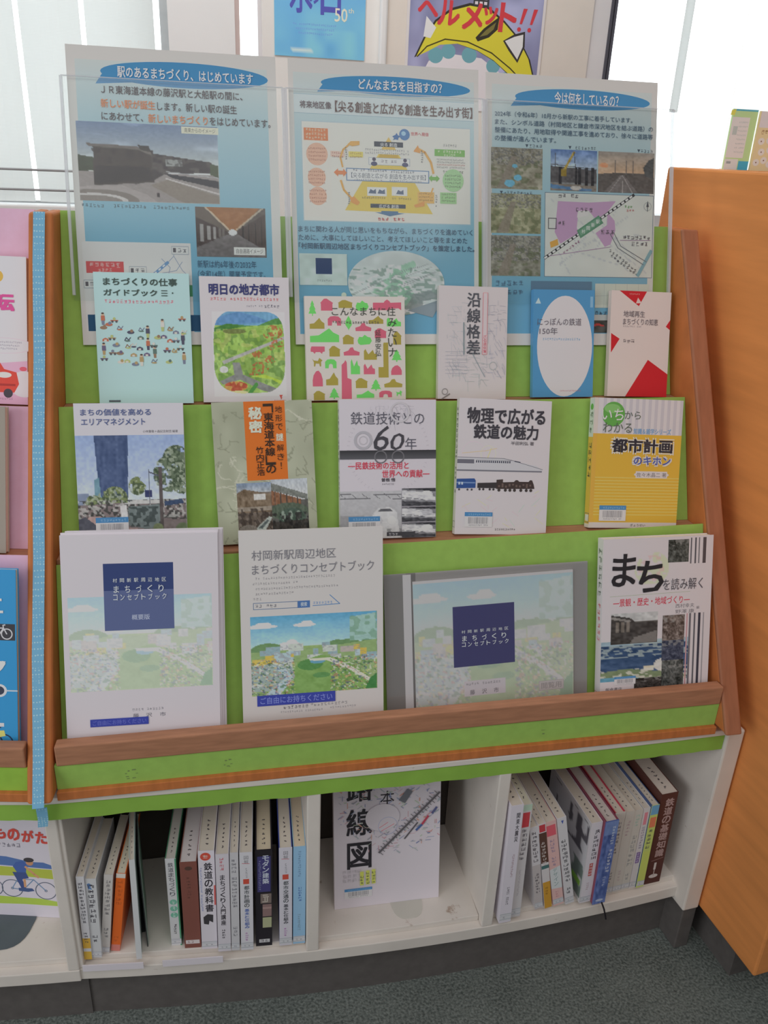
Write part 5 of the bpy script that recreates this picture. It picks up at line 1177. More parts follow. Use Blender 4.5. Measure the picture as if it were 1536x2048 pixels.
# clear file with a landscape booklet inside
def clear_file():
    Mf = lean(.2345, (1.000, .5765, .30), .7); w, h = .3250, .2200
    r = empty('clear_file', Mf, 'grey clear plastic file holding a landscape booklet', 'file', GP3)
    a = CM(); a.box(0, w, .003, .0045, 0, h, (150, 147, 145)); a.plane((0, .003, h), (1, 0, 0), (0, 0, -1), w, h, .00005); a.rect(0, 0, .11, 1, (132, 130, 128)); a.rect(.105, .0, .15, 1, (116, 113, 112)); a.build('backing', r)
    a = CM(); a.box(.029, .0415, .0022, .003, .002, h - .002, (206, 204, 206)); a.build('spine_strip', r)
    m = MB(); m.box(0, w, -.0006, -.0003, .001, h - .001); m.build('front_film', acrylic_mat('file_film', (.97, .97, .97), .035), r)
    Mb = Mf @ T((.0450, .0004, .004)) @ Matrix.Rotation(math.radians(-.4), 4, 'Y')
    w, h = .2560, .2030
    def art(a):
        p = pic_city_park(.62, 8, (130, 94)); a.pic(0, .02, 1, 1, p); a.rect(0, 0, 1, .02, (206, 204, 206))
        q = Paint(30, 14, (212, 204, 214)); a.rect(.30, .80, .56, .92, (208, 202, 208)); a.rect(.238, .215, .622, .685, (66, 66, 122)); a.micro(.31, .815, .53, .835, (150, 146, 154), 2)
        for s_, u in (('藤', .335), ('沢', .41), ('市', .485)): a.text(s_, u, .872, u + .03, .91, (122, 118, 128), .01)
        a.rect(.775, .86, .935, .935, (196, 190, 190)); a.frame(.775, .86, .935, .935, .0006, (176, 172, 172)); a.text('閲覧用', .79, .873, .92, .922, (150, 146, 148))
    def tt(t): navy_text(t, .238, .622, .215 + .10, .685 + .02)
    leaflet(Mb, w, h, .0020, 'landscape booklet with a purple navy square inside the clear file', GP3, art, tt, 'booklet', 'booklet', (206, 203, 205))
clear_file()
def a_machi(a):
    a.rect(0, 0, 1, 1, (206, 200, 204))
    p = Paint(30, 22, (206, 200, 204)); p.speck(((p.X - .5) / .5) ** 2 + ((p.Y - .5) / .5) ** 2 < 1, (196, 206, 170), 7, .42, 3, .8); p.speck(((p.X - .5) / .4) ** 2 + ((p.Y - .5) / .4) ** 2 < 1, (214, 176, 176), 8, .6, 5, .6); a.pic(.28, .09, .60, .30, p)
    a.pic(.585, .02, .775, .165, pic_dark(3, (74, 78, 74))); 
    for x, w_, c in ((.79, .012, (96, 96, 104)), (.83, .014, (86, 86, 94)), (.865, .010, (110, 110, 116)), (.905, .03, (84, 76, 80))): a.rect(x, .012, x + w_, .178, c)
    a.line([(.07, .365), (.80, .358)], .0005, (150, 170, 130)); a.text('―景観・歴史・地域づくり―', .10, .382, .80, .432, (206, 66, 86), .015)
    a.text('西村幸夫', .67, .435, .845, .462, (110, 106, 114), .0); a.text('野澤 康', .67, .472, .845, .498, (110, 106, 114), .0); a.text('編', .865, .455, .892, .475, (110, 106, 114), .0)
    a.pic(-.0, .655, .80, .93, pic_bay()); a.pic(.085, .475, .51, .675, pic_old_street()); a.pic(.555, .505, .76, .67, pic_dark(7, (110, 98, 92), 34)); a.pic(.555, .67, .76, .80, pic_dark(11, (66, 72, 92), 20)); a.pic(.56, .80, .765, .99, pic_dark(9, (76, 80, 78), 30)); a.pic(.31, .905, .56, .99, pic_dark(13, (58, 54, 52), 22))
    for x, w_, c in ((.775, .012, (196, 150, 156)), (.80, .018, (110, 108, 116)), (.845, .014, (92, 92, 100)), (.885, .022, (60, 60, 74)), (.93, .010, (150, 148, 154))): a.rect(x, .50, x + w_, .99, c)
    a.rect(0, .915, .30, 1, (206, 200, 204)); a.text('朝倉書店', .05, .955, .20, .978, (92, 88, 96), .01)
def t_machi(t):
    c = (46, 44, 48); t.text('ま', .080, .100, .285, .300, c, .022, .06); t.text('ち', .30, .150, .54, .345, c, .022, .06); t.text('を読み解く', .545, .268, .915, .342, (84, 82, 90))
def s_machi(a): a.micro(.2, .05, .8, .35, (104, 116, 104), 1, True); a.micro(.25, .38, .75, .62, (206, 110, 120), 2, True); a.frame(.05, .93, .95, .99, .0008, (190, 90, 96))
face_book(lean(.5720, (.983, .5765, .30), -.4), .1870, .2650, .019, 'large white book with brush lettering and harbour photos', GP3, a_machi, t_machi, (206, 200, 204), s_machi, label_at=(.125, .885, .32, .938), ah=.2490)

# books of the left rack, cut by the edge of the photograph
def lean2(x, base, roll=0.0): return ROT @ lean(x, base, roll)
def a_pinkcar(a):
    a.rect(0, 0, 1, 1, (208, 206, 216)); a.poly([(0, .80), (.55, .74), (1, .70), (1, 1), (0, 1)], (226, 166, 194)); a.circ(.765, .135, .0085, (232, 170, 66))
    a.ell(.80, .60, .26, .055, (226, 196, 206)); a.ell(.80, .60, .245, .05, (208, 206, 216)); 
    for k in range(3): a.micro(.66, .57 + k * .022, .96 - .02 * k, .582 + k * .022, (150, 140, 160), k)
    a.ell(.97, .86, .12, .09, (210, 206, 216))
    X = lambda P: [(x + .09, y) for x, y in P]
    a.poly(X([(.25, .76), (.36, .68), (.66, .68), (.72, .76), (.82, .78), (.84, .86), (.80, .92), (.2, .92), (.18, .80)]), (218, 66, 52)); a.poly(X([(.34, .755), (.40, .70), (.63, .70), (.66, .755)]), (196, 206, 212)); a.ell(.81, .80, .06, .02, (226, 214, 206)); a.rect(.59, .80, .69, .83, (84, 60, 60)); a.ell(.965, .755, .03, .015, (226, 90, 110)); a.circ(.84, .925, .0065, (66, 60, 70)); a.rect(.29, .86, .9, .875, (176, 46, 40))
    a.micro(.62, .955, .88, .97, (176, 130, 160), 4)
def t_pinkcar(t): t.text('運転', .52, .250, .895, .362, (224, 74, 150), .05)
face_book(lean2(.5640, ROW1, -.4), .1730, .2060, .012, 'white book with a red car and pink lettering on the pink rack', 'books on the pink rack', a_pinkcar, t_pinkcar, (208, 204, 212), back=(196, 84, 74))
def a_green(a): a.rect(0, 0, 1, 1, (186, 208, 200)); a.rect(.93, 0, 1, 1, (150, 140, 128)); a.micro(.2, .1, .8, .16, (90, 120, 110), 1)
face_book(lean2(.5760, ROW2, -.3), .1470, .2040, .012, 'pale green book with a brown edge on the middle pink tier', 'books on the pink rack', a_green, None, (170, 160, 148))
def a_bike(a):
    a.rect(0, 0, 1, 1, (48, 146, 206)); a.rect(0, .285, .99, .372, (62, 62, 68)); W_ = (206, 206, 210)
    def bike(u, v, r_, c, wd, rot=1):
        asp = a.w / a.h; a.ring(u, v, r_ * a.w, wd, c); a.ring(u + 2.5 * r_, v, r_ * a.w, wd, c); q = lambda x, y: (u + x * r_, v + y * r_ * asp)
        a.line([q(0, 0), q(.75, -1.15), q(1.9, -1.15), q(2.5, 0)], wd, c); a.line([q(.75, -1.15), q(1.15, 0), q(1.9, -1.15)], wd, c); a.line([q(.6, -1.5), q(.95, -1.5)], wd * 1.2, c); a.line([q(1.9, -1.15), q(1.8, -1.7), q(2.2, -1.8)], wd, c); a.line([q(0, 0), q(1.15, 0)], wd, c)
    bike(.835, .338, .038, (196, 196, 200), .0016); bike(.725, .925, .068, (42, 62, 96), .0020); bike(.12, .335, .06, (196, 196, 200), .0016)
    a.poly([(.80, .86), (.90, .855), (.91, .885), (.82, .90)], (216, 206, 110)); a.rect(.70, .815, .90, .835, (206, 206, 210))
    a.ell(.87, .640, .055, .035, (206, 206, 210)); a.ell(.87, .640, .036, .023, (60, 66, 84)); a.line([(.92, .640), (1, .640)], .0016, W_)
def t_bike(t):
    W_ = (210, 212, 216); t.text('自転車', .10, .145, .90, .240, W_, .04); t.text('ツ', .66, .48, .91, .575, W_, .05)
face_book(lean2(.5680, (.983, .5765, .30), -.4), .1860, .2640, .010, 'bright blue book with bicycle drawings at the left edge', 'books on the pink rack', a_bike, t_bike, (52, 148, 206))
#PART5
# ------------------------------------------------------------------ books standing in the compartments, spines out
ZB = 0.1525
def spine_book(x, y, w, h, d, label, group, art, col=(205, 199, 203), lean_=0.0, board=None, page=(196, 186, 172), inset=0.0008, call=True, yaw=None, top_marks=True, name='book'):
    yw = math.atan((x - .28) / 4.6) if yaw is None else math.radians(yaw)
    th = math.radians(lean_)
    M = T((x, y, ZB + abs(math.sin(th)) * w / 2)) @ Matrix.Rotation(yw, 4, 'Z') @ Matrix.Rotation(th, 4, 'Y')
    r = empty(name, M, label, 'book', group)
    b = .0011 if inset < .001 else .0022
    a = CM(); bc = board or col
    a.box(-w / 2, w / 2, 0, b, 0, h, col); a.box(-w / 2, -w / 2 + b, b, d, 0, h, bc); a.box(w / 2 - b, w / 2, b, d, 0, h, bc)
    a.plane((-w / 2, 0, h), (1, 0, 0), (0, 0, -1), w, h); 
    if art: art(a)
    a.build('cover', r)
    p = CM(); p.box(-w / 2 + b + .0001, w / 2 - b - .0001, b + .0001, d - inset * 2, inset, h - inset, page)
    if top_marks:   # the library stamp along the top edge of the pages
        p.plane((-w / 2 + b, b + d * .03, h - inset), (1, 0, 0), (0, 1, 0), w - 2 * b, d * .5, .00005); p.nrm = np.array((0, 0, 1.0))
        rnd = random.Random(int(x * 1e4)); P = []; F = []
        for k in range(6):
            for j in range(3):
                v = .10 + k * .13 + rnd.uniform(0, .05); u = .38 + rnd.uniform(0, .14); q = len(P); P += [(u, v), (u + .10, v), (u + .10, v + .025), (u, v + .025)]; F.append((q, q + 1, q + 2, q + 3))
        p.put(P, F, (92, 84, 84))
    p.build('page_block', r, PAPER)
    if call:
        q = CM(); q.plane((-w / 2, 0, h), (1, 0, 0), (0, 0, -1), w, h, .0005); q.rect(.02, .915, .98, .978, (196, 196, 200)); q.line([(.02, .922), (.98, .922)], .0007, (128, 136, 150)); q.line([(.02, .938), (.98, .938)], .0005, (150, 158, 170)); q.line([(.02, .968), (.98, .968)], .0007, (128, 136, 150)); q.micro(.25, .945, .75, .960, (120, 120, 130), 3); q.build('call_label', r)
    return r
INK = (66, 62, 72)
def vt(s_, u0=.28, u1=.74, v0=.06, v1=.62, c=INK, b=.02, then=None):
    def f(a):
        if then: then(a)
        a.vtext(s_, u0, v0, u1, v1, c, b, .1)
    return f
def mk(c=INK, v0=.06, v1=.55, v2=.66, v3=.80, u0=.22, u1=.78, seed=1, then=None):
    def f(a):
        if then: then(a)
        a.micro(u0, v0, u1, v1, c, seed, True)
        if v2: a.micro(u0 + .05, v2, u1 - .05, v3, c, seed + 3, True)
    return f
GA = 'books standing in the left compartment'; GB = 'books standing in the right compartment'
Wt = (204, 198, 204); D5 = .148
spine_book(-.2400, .9965, .0120, .180, .128, 'slim white book with yellow foot against the left divider', GA, mk(seed=2, then=lambda a: (a.rect(0, .735, 1, .86, (206, 160, 56)), a.rect(0, .90, 1, 1, (206, 166, 60)))), (196, 194, 198), 1.6, call=False)
spine_book(-.2270, .9975, .0165, .172, .128, 'white book with a small blue mark at the top of its spine', GA, mk(seed=5, v2=.7, v3=.8, then=lambda a: (a.poly([(.15, .06), (.35, .05), (.55, .07), (.45, .10), (.6, .13), (.3, .12), (.25, .14)], (84, 120, 172)), a.micro(.1, .2, .25, .5, (150, 152, 160), 3, True))), (192, 192, 194), 2.2)
spine_book(-.2145, 1.003, .0135, .1725, .128, 'cream white book leaning right beside the orange one', GA, mk((110, 106, 110), seed=7, v1=.5), (190, 184, 180), 6.8)
spine_book(-.1990, 1.005, .0140, .1706, .128, 'bright orange paperback leaning right in the left compartment', GA, mk((190, 84, 30), seed=9, v0=.08, v1=.4, v2=.80, v3=.88, then=lambda a: (a.rect(0, 0, 1, .055, (206, 196, 186)), a.rect(.0, .915, 1, 1, (206, 120, 110)))), (226, 96, 30), 7.8, page=(200, 190, 170), call=False)
spine_book(-.1600, .9840, .0085, .2135, .16, 'thin tall white booklet with a pale green side, before the gap', GA, None, (200, 202, 204), 1.3, board=(176, 192, 188), call=False, yaw=4)
def s_rings(a):
    a.rect(.86, 0, 1, 1, (72, 150, 110)); a.vtext('鉄道まちづくり', .22, .04, .72, .42, (92, 92, 100), .01)
    for k in range(3): a.circ(.48, .485 + k * .075, .0058, (110, 176, 150)); a.micro(.32, .46 + k * .075, .64, .51 + k * .075, (190, 210, 200), k)
    a.micro(.35, .74, .62, .86, INK, 6, True)
spine_book(-.1015, 1.000, .0165, .191, D5, 'white book with three green discs on the spine, next to the brown one', GA, s_rings, (196, 196, 198), .3, board=(60, 128, 92), page=(176, 172, 164))
spine_book(-.0753, .9915, .0262, .1885, D5, 'thick brown cloth book between white books', GA, lambda a: (a.ell(.5, .07, .22, .022, (84, 60, 52)), a.micro(.35, .16, .6, .42, (112, 68, 60), 4, True), a.rect(.08, .905, .92, .95, (200, 190, 190)), a.micro(.15, .912, .85, .94, (150, 120, 120), 3)), (126, 74, 64), .5, page=(188, 180, 178), call=False)
def s_text8(a):
    a.ell(.45, .055, .32, .038, (206, 78, 62)); a.micro(.22, .038, .68, .07, (230, 200, 190), 2); a.rect(.90, .34, 1, .54, (206, 90, 84)); a.micro(.07, .16, .2, .6, (110, 130, 190), 3, True); a.vtext('鉄道の教科書', .34, .11, .84, .61, (52, 50, 58), .02)
    a.poly([(.18, .66), (.45, .63), (.8, .64), (.78, .72), (.55, .70), (.5, .74), (.2, .73)], (62, 60, 64))
spine_book(-.0485, .985, .0250, .214, D5, 'white railway textbook with a red oval at the top of its spine', GA, s_text8, (206, 200, 208), .9)
def s_text9(a): a.micro(.32, .03, .60, .16, (200, 70, 84), 4, True); a.vtext('まちづくり入門講座', .30, .20, .66, .72, (60, 56, 64), .02); a.micro(.35, .76, .58, .86, INK, 3, True)
spine_book(-.0245, .9765, .0205, .2120, D5, 'white book with small red words above black writing on the spine', GA, s_text9, (200, 194, 202), .9)
spine_book(-.0068, .9752, .0130, .2135, D5, 'narrow pale book with faint grey writing on its spine', GA, mk((120, 118, 126), seed=12, v2=.74, v3=.85), (190, 188, 192), 1.0)
def s_plan(txt, c2):
    def f(a): a.vtext('図解', .34, .03, .68, .11, (120, 118, 124), .0); a.line([(.2, .105), (.75, .11)], .0012, (190, 110, 120)); a.micro(.45, .15, .6, .25, (136, 134, 142), 3, True); a.rect(.26, .26, .72, .31, (202, 76, 60)); a.vtext(txt[:5], .32, .325, .72, .55, (74, 80, 84), .02); a.vtext(txt[5:], .34, .56, .70, .77, c2, .02); a.micro(.38, .81, .6, .9, (180, 120, 180), 5, True)
    return f
spine_book(.0120, .9732, .0200, .2132, D5, 'white book with a red block and blue lower writing on the spine', GA, s_plan('都市計画の基本と仕組み', (84, 108, 176)), (202, 200, 206), .8)
def s_black(a):
    a.rect(.12, .06, .9, .42, (66, 62, 118)); a.vtext('モダン建築', .42, .05, .80, .34, (190, 196, 210), .02); a.micro(.2, .1, .34, .4, (140, 140, 180), 4, True); a.rect(.3, .44, .95, .54, (120, 106, 100)); a.micro(.35, .45, .9, .53, (180, 170, 160), 3)
    a.rect(.42, .55, .96, .68, (136, 108, 106)); a.rect(.42, .58, .96, .60, (160, 130, 126)); a.rect(.42, .69, .96, .80, (166, 168, 130)); a.rect(.2, .925, .85, .962, (190, 188, 190)); a.micro(.25, .93, .8, .957, (110, 104, 110), 6)
spine_book(.0395, .9765, .0265, .2100, D5, 'thick black book with violet and tan panels on its spine', GA, s_black, (40, 36, 42), .8, page=(198, 184, 158), inset=.0022, call=False)
spine_book(.0748, .9718, .0205, .2145, D5, 'white book with a red block on its spine, right of the black book', GA, s_plan('都市交通の基本と仕組み', (78, 80, 88)), (200, 196, 206), .3, board=(60, 76, 160))
spine_book(.0967, .9718, .0200, .2135, D5, 'light blue book against the middle divider', GA, lambda a: (a.micro(.4, .04, .62, .3, (110, 140, 176), 2, True), a.micro(.42, .40, .66, .55, (60, 92, 170), 3, True), a.micro(.4, .68, .6, .86, (120, 140, 160), 5, True)), (140, 182, 214), .3, page=(200, 184, 160))
# steel book end that fills the gap
def bookend():
    r = empty('bookend', T((-.1480, 1.005, ZB)) @ Matrix.Rotation(math.radians(6), 4, 'Z'), 'dark metal bookend in the gap of the left compartment', 'bookend')
    m = MB(); m.box(-.0008, .0008, 0, .11, 0, .190); m.build('upright', STEEL, r, .0003)
    m = MB(); m.box(-.014, -.001, .03, .10, 0, .0012); m.build('foot', STEEL, r, .0003)
    q = CM(); q.box(.0009, .0016, .002, .1, .002, .186, (150, 172, 160)); q.build('sheet', r)
bookend()
# paper labels lying on the front edge of the shelf
for x0, x1, y, lb in ((-.2480, -.1530, .9795, 'white paper strip on the shelf edge below the leftmost books'), (-.1235, -.0275, .9690, 'white paper strip on the shelf edge below the brown book')):
    yw = math.atan(((x0 + x1) / 2 - .28) / 4.6)
    M = T(((x0 + x1) / 2, y, .1412)) @ Matrix.Rotation(yw, 4, 'Z')
    r = empty('shelf_label', M, lb, 'shelf label', 'blank strips on the shelf edge'); q = CM(); w = x1 - x0
    q.box(-w / 2, w / 2, 0, .0015, 0, .0135, (203, 196, 203)); q.build('strip', r, PAPER)

# middle compartment: one book facing out on a clear stand
def a_route(a):
    a.rect(0, 0, 1, 1, (206, 198, 206))
    rnd = random.Random(11)
    cs = [(150, 160, 190), (196, 150, 160), (176, 190, 170), (150, 150, 160), (206, 150, 130), (120, 130, 170), (160, 170, 176)]
    for k in range(330):
        u, v = rnd.uniform(.03, .98), rnd.uniform(.0, .60)
        if v > .60 - .35 * max(0, .35 - u) * 2 or (u > .40 and v > .62): continue
        an = rnd.choice((-.62, -.62, .75, 0, 1.57)); L = rnd.uniform(.015, .06); c = rnd.choice(cs)
        a.line([(u, v), (min(u + L * math.cos(an), .995), v + L * math.sin(an) * .7)], rnd.choice((.0006, .001, .0018)), c)
    for k in range(46):
        t_ = k / 46; u = .97 - .56 * t_; v = .20 + .40 * t_; n_ = rnd.uniform(.02, .05) * (1 if k % 2 else -1); a.line([(u, v), (u + n_ * .7, v + n_ * .5)], .0012, (112, 108, 114))
    a.line([(.985, .19), (.42, .595)], .0042, (120, 116, 122)); a.line([(.985, .19), (.42, .595)], .0016, (82, 78, 84))
    a.ell(.45, .335, .16, .10, (206, 198, 206)); 
    for rr in (.0165, ): a.ring(.50, .40, rr, .0008, (160, 166, 200))
    a.line([(.42, .41), (.50, .375)], .001, (214, 110, 120)); a.line([(.44, .435), (.56, .39)], .001, (214, 110, 120))
    a.poly([(.60, .22), (.68, .14), (.73, .165), (.66, .245)], (110, 112, 120)); a.line([(.82, .42), (.88, .36)], .004, (190, 70, 90)); a.line([(.77, .455), (.82, .42)], .004, (70, 100, 160)); a.line([(.66, .51), (.78, .40)], .0026, (92, 88, 94)); a.line([(.92, .34), (.96, .30)], .004, (90, 96, 140))
    for k in range(4): a.micro(.08 + k * .045, .70, .115 + k * .045, .80, (186, 180, 186), k, True)
    for k in range(3): a.rect(.24 + k * .055, .725 - k * .004, .275 + k * .055, .83 - k * .002, (206, 216, 92)); a.micro(.242 + k * .055, .73, .273 + k * .055, .825, (92, 96, 80), k + 8, True)
def t_route(t):
    c = (50, 48, 54); t.text('路', .125, .010, .355, .200, c, .022); t.text('線', .12, .262, .350, .452, c, .022); t.text('図', .125, .510, .345, .700, c, .022)
    t.text('日', .44, .02, .55, .11, c, .0); t.text('本', .43, .145, .56, .242, c, .0); t.text('の', .435, .285, .55, .355, c, .0)
Mr = T((.1640, 1.028, ZB)) @ Matrix.Rotation(math.radians(-.6), 4, 'Z') @ Matrix.Rotation(-math.atan(.2), 4, 'X')
face_book(Mr, .1862, .257, .013, 'white book of railway line maps with heavy black characters, alone in the middle compartment', 'books standing face on in the white cabinet', a_route, t_route, (206, 198, 206), None, label_at=(.095, .852, .355, .925))
def stand(M, mat, label, w):
    r = empty('book_stand', M, label, 'book stand', 'book stands in the cabinet')
    m = MB(); n = 28; sg = lambda q: math.copysign(abs(q) ** .62, q)
    m.prism([(w / 2 + w / 2 * sg(math.cos(t_)), .006 + (.062 if math.sin(t_) < 0 else .016) * sg(math.sin(t_))) for t_ in np.linspace(0, 2 * math.pi, n, endpoint=False)], 0, .0010); m.build('foot', mat, r)
    m = MB(); m.prism([(w * .15, .032), (w * .85, .032), (w * .85, .034), (w * .15, .034)], 0, .12); m.build('back_plate', mat, r)
stand(T((.262, 1.046, ZB)) @ Matrix.Rotation(math.radians(-.6), 4, 'Z'), CLEARST, 'clear plastic book stand under the line map book', .058)

# left cabinet: cycling picture book on a grey stand
def a_cycle(a):
    a.rect(0, 0, 1, 1, (206, 200, 212)); a.ring(.56, .19, .014, .0014, (160, 140, 150)); a.line([(.52, .16), (.56, .195), (.59, .20)], .003, (70, 60, 66)); a.line([(.53, .19), (.58, .18)], .0012, (90, 80, 90)); a.micro(.47, .42, .72, .45, (110, 104, 120), 2)
    a.poly([(0, .55), (.1, .52), (.3, .535), (.45, .52), (.58, .525), (.70, .545), (.80, .56), (.90, .56), (.97, .58), (1, .60), (1, .61), (.4, .59), (0, .60)], (84, 116, 176))
    a.poly([(0, .60), (.4, .60), (1, .615), (1, .69), (.7, .675), (.3, .68), (0, .67)], (174, 186, 66)); a.poly([(0, .845), (.3, .835), (.6, .845), (.85, .85), (1, .87), (1, .905), (.7, .90), (.4, .905), (0, .89)], (168, 196, 72))
    def wheel(u, v, r_): a.ring(u, v, r_, .0016, (92, 100, 120)); a.ring(u, v, .002, .001, (92, 100, 120))
    for u, v in ((.43, .775), (.605, .775), (.90, .785)): wheel(u, v, .0172)
    L_ = lambda pts, wd, c: a.line(pts, wd, c)
    L_([(.605, .775), (.70, .785), (.80, .70), (.90, .785)], .0018, (110, 140, 176)); L_([(.605, .775), (.66, .70), (.80, .70)], .0016, (110, 140, 176)); L_([(.66, .70), (.70, .785)], .0018, (80, 110, 160))
    a.poly([(.63, .60), (.66, .565), (.72, .555), (.75, .58), (.74, .645), (.66, .645)], (72, 100, 170)); a.poly([(.62, .645), (.74, .645), (.76, .69), (.70, .70), (.73, .78), (.69, .785), (.65, .70)], (66, 84, 140)); L_([(.74, .60), (.81, .655), (.845, .68)], .004, (206, 150, 110)); L_([(.72, .70), (.72, .76)], .004, (206, 150, 110))
    a.circ(.78, .565, .0062, (196, 140, 104)); a.ell(.775, .545, .045, .018, (70, 66, 70)); a.poly([(.66, .77), (.78, .77), (.80, .79), (.74, .80), (.66, .795)], (72, 92, 140))
def t_cycle(t): 
    for k, s_ in enumerate('ものがた'): t.text(s_, .50 + k * .120, .300 + k * .008, .598 + k * .120, .385 + k * .008, (212, 76, 66), .045)
leaf_yaw = math.atan2(1.0853 - 1.1073, .0996)
Ml = T((-.2966, 1.0853, ZB)) @ Matrix.Rotation(leaf_yaw, 4, 'Z') @ Matrix.Rotation(-math.atan(.1), 4, 'X') @ T((-.190, 0, 0))
face_book(Ml, .190, .257, .008, 'white picture book with cyclists, cut by the left edge below the pink rack', 'books standing face on in the white cabinet', a_cycle, t_cycle, (206, 200, 212))
stand(T((-.452, 1.108, ZB)) @ Matrix.Rotation(leaf_yaw, 4, 'Z'), mat_noise('slate_plastic', gl((84, 92, 98)), .05, 30, .5, .3), 'dark grey book stand under the cycling picture book', .118)

# right compartment ------------------------------------------------------
spine_book(.4500, .9560, .0213, .2630, .19, 'tall white book at the left end of the right compartment', GB, lambda a: (a.vtext('関東大震災', .52, .06, .80, .30, (74, 70, 78), .02), a.micro(.52, .40, .70, .6, (170, 140, 150), 3, True), a.micro(.4, .68, .6, .84, (96, 92, 100), 4, True)), (206, 200, 210), -1.2, yaw=2.5)
def s_red2(a): a.rect(0, 0, 1, .05, (176, 200, 180)); a.rect(.15, .065, .85, .19, (204, 66, 74)); a.micro(.25, .20, .78, .48, (110, 104, 112), 5, True); a.micro(.4, .56, .6, .8, (170, 160, 170), 6, True)
spine_book(.4718, .9640, .0175, .2540, .17, 'pale book with a red tab, second in the right compartment', GB, s_red2, (198, 194, 196), -1.5, yaw=2.5, page=(200, 196, 176))
spine_book(.5190, .9725, .0150, .1980, .14, 'grey white book leaning left, first of the four leaning ones', GB, mk((84, 76, 84), seed=21, v0=.05, v1=.42, v2=.55, v3=.8, then=lambda a: a.rect(0, .45, 1, 1, (184, 176, 176))), (202, 198, 202), -9.8)
spine_book(.5362, .9725, .0135, .2040, .14, 'dark brown and white spine with a mustard foot, leaning left', GB, lambda a: (a.rect(.1, .01, .9, .09, (196, 60, 70)), a.rect(.0, .1, 1, .45, (92, 62, 52)), a.micro(.2, .2, .75, .5, (200, 190, 186), 4, True), a.rect(0, .48, 1, .52, (70, 110, 110)), a.rect(0, .68, 1, 1, (200, 146, 46)), a.micro(.3, .74, .7, .84, (150, 104, 36), 5, True)), (203, 198, 200), -10.6, call=False)
spine_book(.5560, .9745, .0200, .2055, D5, 'pink spined book leaning left in the right compartment', GB, lambda a: (a.rect(.08, .04, .9, .16, (222, 92, 106)), a.micro(.3, .2, .66, .52, (150, 130, 160), 3, True), a.poly([(0, .55), (1, .53), (1, .8), (0, .78)], (200, 206, 208)), a.vtext('デザイン', .3, .54, .7, .76, (120, 150, 150), .0), a.micro(.35, .82, .6, .9, (190, 130, 140), 5, True)), (222, 172, 168), -11.8)
spine_book(.5775, .9745, .0165, .2120, D5, 'white book leaning left, last of the leaning row before the gap', GB, mk((76, 74, 82), seed=25, v0=.24, v1=.74, v2=.80, v3=.88, then=lambda a: a.poly([(.4, .03), (.7, .03), (.55, .07)], (72, 92, 170))), (202, 200, 204), -12.2)
def side7(r, w, h, d):    # front cover seen at an angle
    q = CM(); q.plane((-w / 2, d, h), (0, -1, 0), (0, 0, -1), d, h, .0003); q.rect(0, 0, 1, 1, (190, 188, 190)); p = Paint(30, 40, (186, 184, 188)); p.speck((p.Y < .45), (74, 70, 78), 8, .52, 3, .9); p.speck((p.Y > .55) & (p.X > .5), (96, 110, 104), 7, .45, 5, .9); q.pic(.1, .04, .98, .95, p); q.rect(.75, .75, .95, .82, (120, 170, 60)); q.build('front_cover', r)
r = spine_book(.6055, .9735, .0215, .1870, D5, 'white railway company book right of the gap with its cover visible', GB, lambda a: (a.text('JR', .46, .09, .86, .14, (70, 66, 74), .03), a.micro(.44, .15, .86, .46, (70, 66, 74), 7, True), a.rect(.4, .50, .72, .66, (190, 84, 80)), a.micro(.42, .505, .70, .655, (226, 190, 190), 3, True), a.micro(.4, .74, .6, .84, (170, 140, 150), 4, True)), (206, 200, 206), -1.5, yaw=5)
side7(r, .0215, .187, D5)
def s_blue(a):
    p = Paint(16, 80, (84, 104, 164)); p.tex(True, 24, 5, 3, 12); p.tex(True, 14, 9, 5, 30); p.fill(p.Y < .16, (122, 146, 196), .7); a.pic(0, 0, 1, 1, p); a.micro(.58, .06, .82, .28, (190, 200, 220), 3, True); a.micro(.55, .33, .85, .62, (196, 200, 216), 5, True); a.micro(.5, .66, .7, .78, (170, 178, 206), 7, True); a.ell(.5, .955, .3, .016, (170, 180, 206))
r = spine_book(.6290, .9670, .0245, .1925, .15, 'thick blue hardcover with a black ribbon hanging out', GB, s_blue, (80, 98, 160), -1.2, page=(192, 182, 176), inset=.0025, call=False, yaw=5, board=(130, 60, 80))
m = MB(); m.tube([(.006, .02, .002), (.006, -.001, .0005), (.009, -.006, -.010), (.013, -.008, -.026), (.015, -.008, -.034)], .0016, 8); m.build('bookmark_ribbon', mat_noise('black_ribbon', gl((36, 32, 36)), .1, 40, .6, .2), r)
def s_cream(c, seed, v1=.5): return mk(c, seed=seed, v0=.06, v1=v1, v2=.72, v3=.86, u0=.32, u1=.72)
CR = (190, 184, 176)
spine_book(.6525, .9840, .0195, .1910, D5, 'cream hardcover just right of the blue book', GB, s_cream((104, 98, 108), 31), CR, -1.3, inset=.002, board=(190, 60, 80))
spine_book(.6715, .9860, .0175, .1895, D5, 'cream book with pinkish writing, second right of the blue book', GB, s_cream((176, 150, 156), 33, .3), CR, -1.2)
spine_book(.6890, .9885, .0165, .1880, D5, 'cream book with a pale green heading, third right of the blue book', GB, mk((150, 150, 150), seed=35, v0=.3, v1=.7, v2=.78, v3=.88, then=lambda a: a.micro(.3, .05, .7, .2, (150, 186, 170), 3, True)), (192, 188, 180), -1.2)
spine_book(.7045, .9900, .0130, .1890, D5, 'slim white book with pink and violet marks on its spine', GB, lambda a: (a.rect(.25, .05, .75, .2, (222, 130, 146)), a.micro(.3, .22, .7, .5, (130, 120, 150), 3, True), a.rect(.2, .54, .8, .68, (128, 104, 160)), a.micro(.3, .55, .7, .67, (190, 180, 206), 6, True)), (200, 196, 198), -1.1)
